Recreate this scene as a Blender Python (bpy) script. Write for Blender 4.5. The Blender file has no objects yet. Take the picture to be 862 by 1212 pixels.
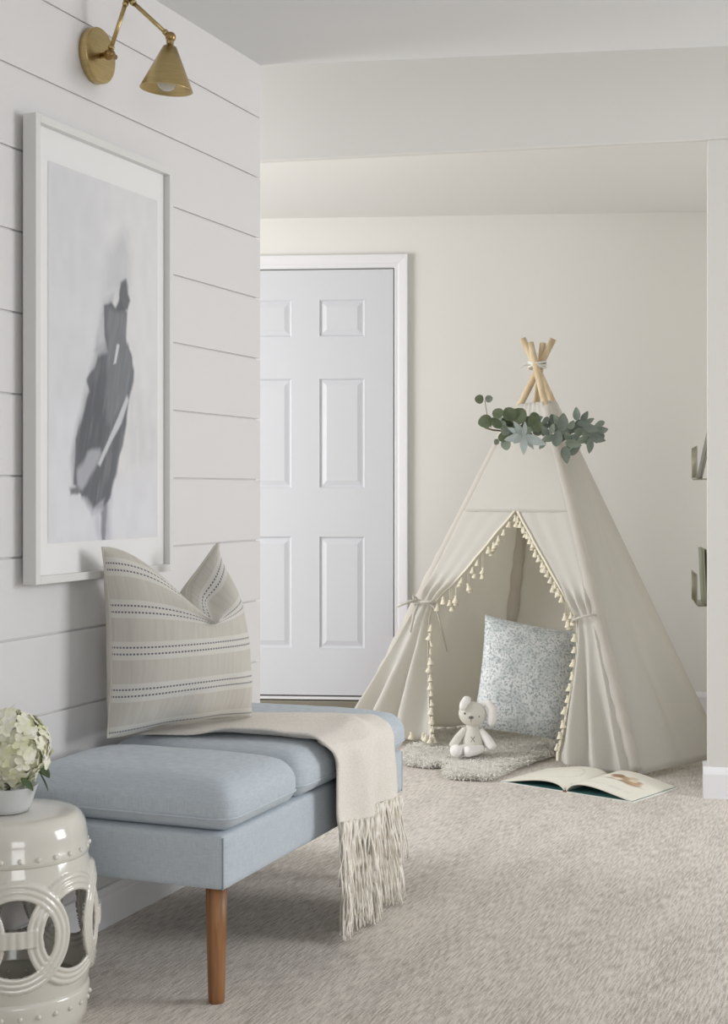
import bpy, bmesh, math, random
import numpy as np
from mathutils import Vector, Matrix, noise as mnoise

random.seed(7)
rng = np.random.default_rng(7)
sc = bpy.context.scene
COL = sc.collection
PI = math.pi

# ------------------------------------------------------------------ camera
CAMZ = 1.05
F = 1720.0                       # focal length in pixels of the 862 wide frame
HORIZON = 580.0
cam_d = bpy.data.cameras.new('camera')
cam_d.sensor_fit = 'HORIZONTAL'
cam_d.sensor_width = 36.0
cam_d.lens = 36.0 * F / 862.0
cam_d.shift_y = -(606.0 - HORIZON) / 862.0
cam_d.clip_start = 0.05
cam = bpy.data.objects.new('camera', cam_d)
cam.location = (0, 0, CAMZ)
cam.rotation_euler = (PI / 2, 0, 0)
COL.objects.link(cam)
sc.camera = cam

# ------------------------------------------------------------------ world, lights, exposure
w = bpy.data.worlds.new('world')
sc.world = w
w.use_nodes = True
bg = w.node_tree.nodes['Background']
bg.inputs[0].default_value = (0.94, 0.97, 1.0, 1)
bg.inputs[1].default_value = 0.235


def area(name, loc, target, sx, sy, power, color):
    d = bpy.data.lights.new(name, 'AREA')
    d.shape = 'RECTANGLE'
    d.size, d.size_y = sx, sy
    d.energy = power
    d.color = color
    o = bpy.data.objects.new(name, d)
    o.location = loc
    o.rotation_euler = (Vector(target) - Vector(loc)).to_track_quat('-Z', 'Y').to_euler()
    COL.objects.link(o)
    return o


# daylight through the windows of the right-hand wall, and the window wall behind the camera
area('window_daylight', (3.6, 3.0, 1.50), (-0.6, 3.1, 0.6), 1.3, 1.4, 66, (0.98, 0.99, 1.0))
area('rear_window_daylight', (1.3, -2.6, 1.5), (0.6, 6.0, 0.9), 2.0, 1.5, 48, (0.98, 0.99, 1.0))
# daylight from the passage window, left of the alcove behind the shiplap wall
area('passage_window_daylight', (-2.62, 5.25, 1.30), (0.9, 5.9, 0.8), 1.6, 1.5, 86, (0.985, 0.99, 1.0))

vs = sc.view_settings
vs.view_transform = 'Standard'
vs.look = 'None'
vs.exposure = -0.06
vs.gamma = 1.0
vs.use_curve_mapping = False

# ------------------------------------------------------------------ helpers


def lin(r, g, b):
    def f(c):
        c /= 255.0
        return c / 12.92 if c <= 0.04045 else ((c + 0.055) / 1.055) ** 2.4
    return (f(r), f(g), f(b), 1.0)


def new_mat(name, base, rough=0.6, metallic=0.0, **kw):
    m = bpy.data.materials.new(name)
    m.use_nodes = True
    b = m.node_tree.nodes['Principled BSDF']
    b.inputs['Base Color'].default_value = base
    b.inputs['Roughness'].default_value = rough
    b.inputs['Metallic'].default_value = metallic
    for k, v in kw.items():
        b.inputs[k].default_value = v
    return m


def nd(m, typ, **props):
    n = m.node_tree.nodes.new(typ)
    for k, v in props.items():
        setattr(n, k, v)
    return n


def lk(m, a, b):
    m.node_tree.links.new(a, b)


def bsdf(m):
    return m.node_tree.nodes['Principled BSDF']


def vary(m, c1, c2, scale=8.0, detail=4.0, stretch=(1, 1, 1), coord='Object', lo=0.35, hi=0.65, rot=(0, 0, 0)):
    tc = nd(m, 'ShaderNodeTexCoord')
    mp = nd(m, 'ShaderNodeMapping')
    mp.inputs['Scale'].default_value = stretch
    mp.inputs['Rotation'].default_value = rot
    nz = nd(m, 'ShaderNodeTexNoise')
    nz.inputs['Scale'].default_value = scale
    nz.inputs['Detail'].default_value = detail
    cr = nd(m, 'ShaderNodeValToRGB')
    cr.color_ramp.elements[0].position = lo
    cr.color_ramp.elements[1].position = hi
    cr.color_ramp.elements[0].color = c1
    cr.color_ramp.elements[1].color = c2
    lk(m, tc.outputs[coord], mp.inputs[0])
    lk(m, mp.outputs[0], nz.inputs['Vector'])
    lk(m, nz.outputs[0], cr.inputs[0])
    lk(m, cr.outputs[0], bsdf(m).inputs['Base Color'])
    return nz, cr, mp


def bump(m, src, strength=0.2, dist=0.002):
    b = nd(m, 'ShaderNodeBump')
    b.inputs['Strength'].default_value = strength
    b.inputs['Distance'].default_value = dist
    lk(m, src, b.inputs['Height'])
    lk(m, b.outputs[0], bsdf(m).inputs['Normal'])


def noise_bump(m, scale, strength=0.2, dist=0.002, stretch=(1, 1, 1)):
    tc = nd(m, 'ShaderNodeTexCoord')
    mp = nd(m, 'ShaderNodeMapping')
    mp.inputs['Scale'].default_value = stretch
    nz = nd(m, 'ShaderNodeTexNoise')
    nz.inputs['Scale'].default_value = scale
    nz.inputs['Detail'].default_value = 3
    lk(m, tc.outputs['Object'], mp.inputs[0])
    lk(m, mp.outputs[0], nz.inputs['Vector'])
    bump(m, nz.outputs[0], strength, dist)


def mesh(name, verts, faces, mat=None, parent=None, smooth=True, uvs=None, cols=None):
    me = bpy.data.meshes.new(name)
    me.from_pydata([tuple(map(float, v)) for v in verts], [], [tuple(int(i) for i in f) for f in faces])
    if mat:
        me.materials.append(mat)
    if smooth:
        me.polygons.foreach_set('use_smooth', [True] * len(me.polygons))
    if uvs is not None:
        ul = me.uv_layers.new(name='UVMap')
        li = np.zeros(len(me.loops), dtype=np.int32)
        me.loops.foreach_get('vertex_index', li)
        ul.data.foreach_set('uv', np.asarray(uvs, dtype=np.float32)[li].ravel())
    if cols is not None:
        ca = me.color_attributes.new('Col', 'FLOAT_COLOR', 'POINT')
        ca.data.foreach_set('color', np.asarray(cols, dtype=np.float32).ravel())
    me.validate()
    me.update()
    o = bpy.data.objects.new(name, me)
    COL.objects.link(o)
    if parent:
        o.parent = parent
    return o


def share(name, me, parent, loc=(0, 0, 0), rot=None, scale=(1, 1, 1)):
    o = bpy.data.objects.new(name, me)
    COL.objects.link(o)
    o.parent = parent
    o.location = loc
    if rot is not None:
        o.rotation_euler = rot
    o.scale = scale
    return o


def empty(name, loc=(0, 0, 0), rz=0.0, label=None, cat=None, group=None, kind=None):
    o = bpy.data.objects.new(name, None)
    o.empty_display_size = 0.05
    COL.objects.link(o)
    o.location = loc
    o.rotation_euler = (0, 0, rz)
    tag(o, label, cat, group, kind)
    return o


def tag(o, label=None, cat=None, group=None, kind=None):
    if label:
        o['label'] = label
    if cat:
        o['category'] = cat
    if group:
        o['group'] = group
    if kind:
        o['kind'] = kind
    return o


class MB:
    def __init__(s):
        s.v, s.f = [], []

    def add(s, vs_, fs_):
        n = len(s.v)
        s.v += [tuple(v) for v in vs_]
        s.f += [tuple(i + n for i in f) for f in fs_]
        return s

    def box(s, x0, x1, y0, y1, z0, z1):
        return s.add([(x0, y0, z0), (x1, y0, z0), (x1, y1, z0), (x0, y1, z0), (x0, y0, z1), (x1, y0, z1), (x1, y1, z1), (x0, y1, z1)],
                     [(0, 3, 2, 1), (4, 5, 6, 7), (0, 1, 5, 4), (1, 2, 6, 5), (2, 3, 7, 6), (3, 0, 4, 7)])

    def tube(s, pts, rad, seg=10, closed=False, cap=True):
        pts = [Vector(p) for p in pts]
        n = len(pts)
        if not hasattr(rad, '__len__'):
            rad = [rad] * n
        up = Vector((0, 0, 1))
        vs_, fs_ = [], []
        prev = None
        for i in range(n):
            if closed:
                t = pts[(i + 1) % n] - pts[i - 1]
            else:
                t = pts[min(i + 1, n - 1)] - pts[max(i - 1, 0)]
            t.normalize()
            if prev is None:
                a = t.cross(up)
                if a.length < 1e-3:
                    a = t.cross(Vector((1, 0, 0)))
            else:
                a = prev - t * prev.dot(t)
                if a.length < 1e-6:
                    a = t.cross(up)
            a.normalize()
            prev = a
            b = t.cross(a)
            for k in range(seg):
                an = 2 * PI * k / seg
                vs_.append(pts[i] + (a * math.cos(an) + b * math.sin(an)) * rad[i])
        rings = n if closed else n - 1
        for i in range(rings):
            j = (i + 1) % n
            for k in range(seg):
                l = (k + 1) % seg
                fs_.append((i * seg + k, i * seg + l, j * seg + l, j * seg + k))
        if cap and not closed:
            fs_.append(tuple(range(seg - 1, -1, -1)))
            fs_.append(tuple((n - 1) * seg + k for k in range(seg)))
        return s.add(vs_, fs_)

    def lathe(s, prof, seg=32, cx=0, cy=0):
        vs_, fs_ = [], []
        n = len(prof)
        for r, z in prof:
            for k in range(seg):
                an = 2 * PI * k / seg
                vs_.append((cx + r * math.cos(an), cy + r * math.sin(an), z))
        for i in range(n - 1):
            for k in range(seg):
                l = (k + 1) % seg
                fs_.append((i * seg + k, i * seg + l, (i + 1) * seg + l, (i + 1) * seg + k))
        return s.add(vs_, fs_)

    def ball(s, c, r, seg=14, rings=9, m=None):
        """ellipsoid, r=(rx,ry,rz), optional rotation matrix m"""
        if not hasattr(r, '__len__'):
            r = (r, r, r)
        vs_, fs_ = [], []
        c = Vector(c)
        for i in range(rings + 1):
            ph = PI * i / rings
            for k in range(seg):
                an = 2 * PI * k / seg
                p = Vector((r[0] * math.sin(ph) * math.cos(an), r[1] * math.sin(ph) * math.sin(an), r[2] * math.cos(ph)))
                if m:
                    p = m @ p
                vs_.append(c + p)
        for i in range(rings):
            for k in range(seg):
                l = (k + 1) % seg
                fs_.append((i * seg + k, (i + 1) * seg + k, (i + 1) * seg + l, i * seg + l))
        return s.add(vs_, fs_)

    def build(s, name, mat, parent=None, smooth=True, bevel=0, weld=False):
        o = mesh(name, s.v, s.f, mat, parent, smooth)
        if bevel:
            b = o.modifiers.new('bevel', 'BEVEL')
            b.width = bevel
            b.segments = 2
            b.limit_method = 'ANGLE'
            b.harden_normals = False
            o.data.polygons.foreach_set('use_smooth', [False] * len(o.data.polygons))
        return o


def grid(fn, nu, nv):
    """fn(u,v) -> point, u,v in 0..1; returns verts, faces, uvs"""
    V_, U_ = [], []
    for j in range(nv + 1):
        for i in range(nu + 1):
            u, v = i / nu, j / nv
            V_.append(fn(u, v))
            U_.append((u, v))
    F_ = [(j * (nu + 1) + i, j * (nu + 1) + i + 1, (j + 1) * (nu + 1) + i + 1, (j + 1) * (nu + 1) + i) for j in range(nv) for i in range(nu)]
    return V_, F_, U_


def rbox(hx, hy, hz, r, cuts=14, fn=None):
    """rounded box mesh data centred on the origin; fn reshapes each point"""
    bm = bmesh.new()
    bmesh.ops.create_cube(bm, size=2.0)
    bmesh.ops.subdivide_edges(bm, edges=bm.edges[:], cuts=cuts, use_grid_fill=True)
    H = (hx, hy, hz)
    for v in bm.verts:
        p = [math.sin(c * PI / 2) * h for c, h in zip(v.co, H)]
        inner = [max(-(h - r), min(h - r, c)) for c, h in zip(p, H)]
        d = Vector([a - b for a, b in zip(p, inner)])
        if d.length > 1e-9:
            d = d.normalized() * r
        q = Vector(inner) + d
        v.co = fn(q) if fn else q
    V_ = [v.co.copy() for v in bm.verts]
    bm.verts.index_update()
    F_ = [[v.index for v in f.verts] for f in bm.faces]
    bm.free()
    return V_, F_


def mod_solid(o, t, offset=-1.0):
    s = o.modifiers.new('thickness', 'SOLIDIFY')
    s.thickness = t
    s.offset = offset
    return s


def mod_sub(o, n=1):
    s = o.modifiers.new('smooth', 'SUBSURF')
    s.levels = s.render_levels = n
    return s


def fbm(x, y, z=0.0):
    return mnoise.noise(Vector((x, y, z))) + 0.5 * mnoise.noise(Vector((2 * x, 2 * y, 2 * z + 5)))


def sstep(a, b, x):
    t = max(0.0, min(1.0, (x - a) / (b - a)))
    return t * t * (3 - 2 * t)


# ------------------------------------------------------------------ materials
M = {}
M['wall'] = new_mat('warm_white_paint', lin(222, 220, 216), 0.75)
noise_bump(M['wall'], 180, 0.05, 0.0006)
M['back_wall'] = new_mat('cream_paint', lin(238, 236, 231), 0.8)
noise_bump(M['back_wall'], 180, 0.05, 0.0006)
M['ceiling'] = new_mat('ceiling_paint', lin(226, 227, 228), 0.9)
M['ceiling_far'] = new_mat('alcove_ceiling_paint', lin(240, 239, 236), 0.9)
M['shiplap'] = new_mat('shiplap_paint', lin(226, 224, 224), 0.5)
M['trim'] = new_mat('trim_gloss_white', lin(240, 240, 243), 0.4)
M['door'] = new_mat('door_white', lin(220, 222, 227), 0.45)
M['metal_dark'] = new_mat('threshold_metal', lin(150, 145, 132), 0.5, 0.6)
M['brass'] = new_mat('brushed_brass', lin(186, 156, 98), 0.32, 1.0)
vary(M['brass'], lin(188, 166, 116), lin(200, 179, 130), 30, 3, (1, 1, 12))
M['dark_brass'] = new_mat('aged_brass', lin(168, 140, 94), 0.35, 1.0)
M['shade_in'] = new_mat('bulb_glass', lin(250, 248, 240), 0.1)
bsdf(M['shade_in']).inputs['Transmission Weight'].default_value = 0.5
M['frame'] = new_mat('frame_white', lin(226, 225, 222), 0.45)
M['mat_board'] = new_mat('mat_board', lin(250, 249, 248), 0.9)

# carpet
m = new_mat('carpet', lin(196, 187, 178), 0.95)
tc = nd(m, 'ShaderNodeTexCoord')
mp = nd(m, 'ShaderNodeMapping')
mp.inputs['Scale'].default_value = (250, 20, 1)
n1 = nd(m, 'ShaderNodeTexNoise')
n1.inputs['Scale'].default_value = 1.0
n1.inputs['Detail'].default_value = 3
mp2 = nd(m, 'ShaderNodeMapping')
mp2.inputs['Scale'].default_value = (6, 1.6, 1)
n2 = nd(m, 'ShaderNodeTexNoise')
n2.inputs['Scale'].default_value = 1.6
n2.inputs['Detail'].default_value = 4
n3 = nd(m, 'ShaderNodeTexNoise')
n3.inputs['Scale'].default_value = 220
n3.inputs['Detail'].default_value = 2
mrot = nd(m, 'ShaderNodeMapping')
mrot.inputs['Rotation'].default_value = (0, 0, math.radians(22))
lk(m, tc.outputs['Object'], mrot.inputs[0])
lk(m, mrot.outputs[0], mp.inputs[0])
lk(m, mrot.outputs[0], mp2.inputs[0])
lk(m, mp.outputs[0], n1.inputs['Vector'])
lk(m, mp2.outputs[0], n2.inputs['Vector'])
lk(m, tc.outputs['Object'], n3.inputs['Vector'])
ad = nd(m, 'ShaderNodeMath', operation='MULTIPLY_ADD')
ad.inputs[1].default_value = 0.30
lk(m, n2.outputs[0], ad.inputs[0])
lk(m, n1.outputs[0], ad.inputs[2])
ad2 = nd(m, 'ShaderNodeMath', operation='MULTIPLY_ADD')
ad2.inputs[1].default_value = 0.45
lk(m, n3.outputs[0], ad2.inputs[0])
lk(m, ad.outputs[0], ad2.inputs[2])
cr = nd(m, 'ShaderNodeValToRGB')
cr.color_ramp.elements[0].position = 0.68
cr.color_ramp.elements[0].color = lin(166, 157, 147)
cr.color_ramp.elements[1].position = 1.05 if False else 1.0
cr.color_ramp.elements[1].color = lin(224, 216, 206)
lk(m, ad2.outputs[0], cr.inputs[0])
lk(m, cr.outputs[0], bsdf(m).inputs['Base Color'])
bump(m, ad2.outputs[0], 0.45, 0.004)
bsdf(m).inputs['Sheen Weight'].default_value = 0.15
M['carpet'] = m


def fabric(name, c1, c2, scale=420, bstr=0.25, stretch1=(1, 1, 0.06), stretch2=(0.06, 0.06, 1), rough=0.92, dist=0.0012, lo=0.3, hi=0.7, mix=0.5):
    """woven cloth: two crossed thread noises"""
    m = new_mat(name, c1, rough)
    tc = nd(m, 'ShaderNodeTexCoord')
    outs = []
    for st in (stretch1, stretch2):
        mp = nd(m, 'ShaderNodeMapping')
        mp.inputs['Scale'].default_value = st
        nz = nd(m, 'ShaderNodeTexNoise')
        nz.inputs['Scale'].default_value = scale
        nz.inputs['Detail'].default_value = 2
        lk(m, tc.outputs['Object'], mp.inputs[0])
        lk(m, mp.outputs[0], nz.inputs['Vector'])
        outs.append(nz.outputs[0])
    mx = nd(m, 'ShaderNodeMath', operation='ADD')
    lk(m, outs[0], mx.inputs[0])
    lk(m, outs[1], mx.inputs[1])
    hf = nd(m, 'ShaderNodeMath', operation='MULTIPLY')
    hf.inputs[1].default_value = 0.5
    lk(m, mx.outputs[0], hf.inputs[0])
    cr = nd(m, 'ShaderNodeValToRGB')
    cr.color_ramp.elements[0].position = lo
    cr.color_ramp.elements[1].position = hi
    cr.color_ramp.elements[0].color = c1
    cr.color_ramp.elements[1].color = c2
    lk(m, hf.outputs[0], cr.inputs[0])
    lk(m, cr.outputs[0], bsdf(m).inputs['Base Color'])
    bump(m, hf.outputs[0], bstr, dist)
    bsdf(m).inputs['Sheen Weight'].default_value = 0.1
    return m


M['blue'] = fabric('blue_grey_linen', lin(178, 188, 197), lin(206, 215, 222), 760, 0.3)
M['blue_thread'] = new_mat('blue_piping', lin(142, 154, 164), 0.9)
M['throw'] = fabric('oatmeal_wool', lin(222, 215, 205), lin(242, 237, 229), 340, 0.5, (1, 0.4, 1), (0.4, 1, 1), dist=0.002)
M['fringe'] = new_mat('oatmeal_yarn', lin(232, 223, 205), 0.95)
vary(M['fringe'], lin(240, 233, 220), lin(252, 248, 240), 60, 3)
M['tent'] = fabric('grey_white_cotton', lin(236, 235, 233), lin(243, 242, 240), 500, 0.12)
def translucent(m, amount, col):
    nt = m.node_tree
    t = nt.nodes.new('ShaderNodeBsdfTranslucent')
    t.inputs[0].default_value = col
    mx = nt.nodes.new('ShaderNodeMixShader')
    mx.inputs[0].default_value = amount
    outn = [n for n in nt.nodes if n.type == 'OUTPUT_MATERIAL'][0]
    nt.links.new(bsdf(m).outputs[0], mx.inputs[1])
    nt.links.new(t.outputs[0], mx.inputs[2])
    nt.links.new(mx.outputs[0], outn.inputs[0])


translucent(M['tent'], 0.48, lin(248, 245, 234))
M['tent_tie'] = new_mat('cotton_tape', lin(206, 202, 192), 0.9)
M['trim_ribbon'] = new_mat('cream_ribbon', lin(238, 231, 211), 0.9)
noise_bump(M['trim_ribbon'], 500, 0.3, 0.001)
M['tassel'] = new_mat('cream_tassel_yarn', lin(240, 233, 212), 0.95)
noise_bump(M['tassel'], 300, 0.4, 0.002, (1, 1, 0.1))
M['pole'] = new_mat('pale_pine', lin(226, 206, 172), 0.6)
vary(M['pole'], lin(212, 188, 150), lin(234, 216, 184), 14, 4, (3, 3, 0.4))
M['rope'] = new_mat('white_cord', lin(240, 238, 230), 0.9)
M['fur'] = new_mat('ivory_fleece', lin(252, 250, 244), 0.95)
translucent(M['fur'], 0.3, lin(252, 250, 244))
M['bunny'] = new_mat('plush_grey', lin(222, 219, 208), 0.95)
noise_bump(M['bunny'], 500, 0.3, 0.0015)
M['bunny_white'] = new_mat('plush_white', lin(245, 242, 238), 0.95)
noise_bump(M['bunny_white'], 500, 0.3, 0.0015)
M['stitch'] = new_mat('grey_stitch', lin(120, 116, 110), 0.9)
M['ceramic'] = new_mat('ivory_glaze', lin(228, 224, 214), 0.16)
bsdf(M['ceramic']).inputs['Coat Weight'].default_value = 0.6
bsdf(M['ceramic']).inputs['Coat Roughness'].default_value = 0.06
noise_bump(M['ceramic'], 18, 0.08, 0.004)
M['bowl'] = new_mat('milk_glass', lin(240, 243, 243), 0.12)
bsdf(M['bowl']).inputs['Transmission Weight'].default_value = 0.25
M['petal'] = new_mat('hydrangea_petal', lin(240, 238, 214), 0.7)
vary(M['petal'], lin(226, 228, 186), lin(250, 248, 238), 30, 3)
bsdf(M['petal']).inputs['Subsurface Weight'].default_value = 0.0
M['leaf_dark'] = new_mat('hydrangea_leaf', lin(72, 92, 58), 0.45)
M['stem'] = new_mat('green_stem', lin(110, 128, 80), 0.6)
M['leg'] = new_mat('walnut_leg', lin(150, 104, 64), 0.42)
vary(M['leg'], lin(122, 80, 46), lin(168, 120, 78), 10, 5, (6, 6, 0.5))
for nme, a, b in (('leaf_green', (92, 106, 78), (116, 126, 98)), ('leaf_sage', (128, 142, 126), (156, 166, 152)), ('leaf_pale', (176, 190, 186), (208, 216, 214)), ('leaf_grey', (112, 124, 114), (144, 153, 143))):
    M[nme] = new_mat(nme, lin(*a), 0.7)
    vary(M[nme], lin(*a), lin(*b), 22, 3)
M['twig'] = new_mat('brown_twig', lin(120, 104, 84), 0.8)
M['teal'] = new_mat('teal_endpaper', lin(60, 112, 110), 0.7)
M['paper'] = new_mat('book_paper', lin(240, 237, 224), 0.8)
M['cover'] = new_mat('book_cover', lin(236, 234, 228), 0.6)
M['spine_red'] = new_mat('book_spine', lin(160, 100, 84), 0.7)
M['wire'] = new_mat('brass_wire', lin(186, 183, 164), 0.4, 0.4)
M['book_grey'] = new_mat('grey_book_cover', lin(150, 150, 142), 0.6)
M['book_green'] = new_mat('pale_green_book_cover', lin(176, 184, 160), 0.6)

# clear panes: mostly see-through, with a mirror film
m = bpy.data.materials.new('clear_pane')
m.use_nodes = True
nt = m.node_tree
nt.nodes.clear()
out = nt.nodes.new('ShaderNodeOutputMaterial')
mix = nt.nodes.new('ShaderNodeMixShader')
tr = nt.nodes.new('ShaderNodeBsdfTransparent')
tr.inputs[0].default_value = (0.985, 0.985, 0.985, 1)
gl = nt.nodes.new('ShaderNodeBsdfGlossy')
gl.inputs['Roughness'].default_value = 0.02
fr = nt.nodes.new('ShaderNodeFresnel')
fr.inputs[0].default_value = 1.45
hv = nt.nodes.new('ShaderNodeMath')
hv.operation = 'MULTIPLY'
hv.inputs[1].default_value = 0.6
nt.links.new(fr.outputs[0], hv.inputs[0])
nt.links.new(hv.outputs[0], mix.inputs[0])
nt.links.new(tr.outputs[0], mix.inputs[1])
nt.links.new(gl.outputs[0], mix.inputs[2])
nt.links.new(mix.outputs[0], out.inputs[0])
M['pane'] = m

# printed colours from a colour attribute
def printed(name, rough=0.85):
    m = new_mat(name, (1, 1, 1, 1), rough)
    a = nd(m, 'ShaderNodeVertexColor', layer_name='Col')
    lk(m, a.outputs[0], bsdf(m).inputs['Base Color'])
    return m


M['print'] = printed('painted_print')
M['page_print'] = printed('printed_page')

# striped pillow cloth (uv based woven stripes)
m = new_mat('striped_cotton', lin(222, 216, 206), 0.92)
uv = nd(m, 'ShaderNodeTexCoord')
sx = nd(m, 'ShaderNodeSeparateXYZ')
lk(m, uv.outputs['UV'], sx.inputs[0])


def mth(op, a, b=None, c=None):
    n = nd(m, 'ShaderNodeMath', operation=op)
    for i, x in enumerate((a, b, c)):
        if x is None:
            continue
        if isinstance(x, (int, float)):
            n.inputs[i].default_value = x
        else:
            lk(m, x, n.inputs[i])
    return n.outputs[0]


per = mth('FRACT', mth('DIVIDE', mth('ADD', sx.outputs[1], 0.098), 0.222))       # 0..1 over one repeat
d1 = mth('ABSOLUTE', mth('SUBTRACT', per, 0.42))
d2 = mth('ABSOLUTE', mth('SUBTRACT', per, 0.58))
line = mth('MAXIMUM', mth('LESS_THAN', d1, 0.021), mth('LESS_THAN', d2, 0.021))
dash = mth('LESS_THAN', mth('FRACT', mth('MULTIPLY', sx.outputs[0], 60)), 0.60)
line = mth('MULTIPLY', line, dash)
band = mth('LESS_THAN', mth('ABSOLUTE', mth('SUBTRACT', per, 0.5)), 0.22)
mpv = nd(m, 'ShaderNodeMapping')
mpv.inputs['Scale'].default_value = (70, 3, 1)
nzv = nd(m, 'ShaderNodeTexNoise')
nzv.inputs['Scale'].default_value = 1.0
lk(m, uv.outputs['UV'], mpv.inputs[0])
lk(m, mpv.outputs[0], nzv.inputs['Vector'])
crv = nd(m, 'ShaderNodeValToRGB')
crv.color_ramp.elements[0].position = 0.35
crv.color_ramp.elements[0].color = lin(197, 192, 183)
crv.color_ramp.elements[1].position = 0.7
crv.color_ramp.elements[1].color = lin(205, 200, 191)
lk(m, nzv.outputs[0], crv.inputs[0])
mxa = nd(m, 'ShaderNodeMix', data_type='RGBA')
lk(m, band, mxa.inputs[0])
lk(m, crv.outputs[0], mxa.inputs[6])
mxa.inputs[7].default_value = lin(213, 210, 203)
mxb = nd(m, 'ShaderNodeMix', data_type='RGBA')
lk(m, line, mxb.inputs[0])
lk(m, mxa.outputs[2], mxb.inputs[6])
mxb.inputs[7].default_value = lin(104, 106, 114)
lk(m, mxb.outputs[2], bsdf(m).inputs['Base Color'])
bump(m, mth('ADD', mth('MULTIPLY', line, 0.8), nzv.outputs[0]), 0.25, 0.002)
M['stripe'] = m

# patterned cushion
m = new_mat('toile_cotton', lin(220, 224, 222), 0.9)
tc = nd(m, 'ShaderNodeTexCoord')
wz = nd(m, 'ShaderNodeTexNoise')
wz.inputs['Scale'].default_value = 30
vo = nd(m, 'ShaderNodeTexVoronoi')
vo.inputs['Scale'].default_value = 42
mxv = nd(m, 'ShaderNodeMix', data_type='VECTOR')
mxv.inputs[0].default_value = 0.06
lk(m, tc.outputs['Object'], wz.inputs['Vector'])
lk(m, tc.outputs['Object'], mxv.inputs[4])
lk(m, wz.outputs[1], mxv.inputs[5])
lk(m, mxv.outputs[1], vo.inputs['Vector'])
n4 = nd(m, 'ShaderNodeTexNoise')
n4.inputs['Scale'].default_value = 120
n4.inputs['Detail'].default_value = 5
lk(m, tc.outputs['Object'], n4.inputs['Vector'])
c4 = nd(m, 'ShaderNodeValToRGB')
els = c4.color_ramp.elements
els[0].position, els[0].color = 0.36, lin(166, 176, 180)
els[1].position, els[1].color = 0.53, lin(241, 243, 244)
e = els.new(0.46)
e.color = lin(214, 220, 221)
lk(m, n4.outputs[0], c4.inputs[0])
c5 = nd(m, 'ShaderNodeValToRGB')
els = c5.color_ramp.elements
els[0].position, els[0].color = 0.0, lin(184, 200, 205)
els[1].position, els[1].color = 0.34, lin(236, 239, 239)
lk(m, vo.outputs[0], c5.inputs[0])
n6 = nd(m, 'ShaderNodeTexNoise')
n6.inputs['Scale'].default_value = 18
n6.inputs['Detail'].default_value = 2
lk(m, tc.outputs['Object'], n6.inputs['Vector'])
c6 = nd(m, 'ShaderNodeValToRGB')
c6.color_ramp.elements[0].position = 0.45
c6.color_ramp.elements[1].position = 0.55
lk(m, n6.outputs[0], c6.inputs[0])
mx6 = nd(m, 'ShaderNodeMix', data_type='RGBA')
lk(m, c6.outputs[0], mx6.inputs[0])
lk(m, c4.outputs[0], mx6.inputs[6])
mxm = nd(m, 'ShaderNodeMix', data_type='RGBA', blend_type='MULTIPLY')
mxm.inputs[0].default_value = 0.8
lk(m, c5.outputs[0], mxm.inputs[6])
lk(m, c4.outputs[0], mxm.inputs[7])
lk(m, mxm.outputs[2], mx6.inputs[7])
lk(m, mx6.outputs[2], bsdf(m).inputs['Base Color'])
M['toile'] = m

# ------------------------------------------------------------------ frames of reference
ALPHA = math.radians(21.65)                      # the shiplap wall runs this far off the view axis
E = Vector((-0.308, 4.311, 0))                   # free end of the shiplap wall, at the floor
NW = Vector((math.cos(ALPHA), -math.sin(ALPHA), 0))
DW = Vector((math.sin(ALPHA), math.cos(ALPHA), 0))


def wall_pt(a, b, z=0.0):
    return E + NW * a + DW * b + Vector((0, 0, z))


def ray_plane(px, py, p0, nrm):
    d = Vector(((px - 431.0) / F, 1.0, (HORIZON - py) / F))
    o = Vector((0, 0, CAMZ))
    t = (Vector(p0) - o).dot(nrm) / d.dot(nrm)
    return o + d * t


def on_wall(px, py, a):
    """photo pixel -> (b, z) on the plane a metres off the shiplap wall"""
    p = ray_plane(px, py, wall_pt(a, 0), NW)
    return (p - E).dot(DW), p.z


# ------------------------------------------------------------------ the setting
NEAR_CEIL = 2.31
fl = MB().box(-4, 4.5, -4, 9, -0.05, 0).build('floor', M['carpet'], smooth=False)
tag(fl, 'beige loop pile carpet with fine diagonal streaks', None, None, 'structure')

# shiplap wall: a backing with one proud board per course
wl = empty('wall_left', E, -ALPHA, kind='structure')
wl['label'] = 'white shiplap wall of wide horizontal boards'
WLEN = 6.5
MB().box(-0.14, -0.0060, -WLEN, -0.016, 0, NEAR_CEIL + 0.02).build('wall_backing', M['shiplap'], wl, smooth=False)
PITCH, Z0, GAP = 0.1785, 1.0805, 0.0042
bounds = [Z0 + PITCH * k for k in range(-6, 8)]
for k in range(len(bounds) - 1):
    z0, z1 = max(bounds[k] + GAP / 2, 0.0), min(bounds[k + 1] - GAP / 2, NEAR_CEIL + 0.01)
    if z1 - z0 < 0.02:
        continue
    MB().box(-0.0058, 0, -WLEN, 0, z0, z1).build('plank', M['shiplap'], wl, smooth=False, bevel=0.0012)


def baseboard(name, length, loc, rz, mat=None):
    """baseboard with a stepped cap: local x is away from the wall, y along it"""
    prof = [(0, 0), (0.015, 0), (0.015, 0.070), (0.0135, 0.074), (0.0115, 0.077), (0.0115, 0.084), (0.008, 0.092), (0.006, 0.094), (0, 0.094)]
    V_ = [(x, y, z) for y in (0, length) for x, z in prof]
    n = len(prof)
    F_ = [(i, (i + 1) % n, n + (i + 1) % n, n + i) for i in range(n)] + [tuple(range(n - 1, -1, -1)), tuple(range(n, 2 * n))]
    o = mesh(name, V_, F_, mat or M['trim'], smooth=False)
    o.location = loc
    o.rotation_euler = (0, 0, rz)
    tag(o, kind='structure')
    return o


baseboard('baseboard_left', WLEN - 0.012, wall_pt(0.0005, -WLEN), -ALPHA)

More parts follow.
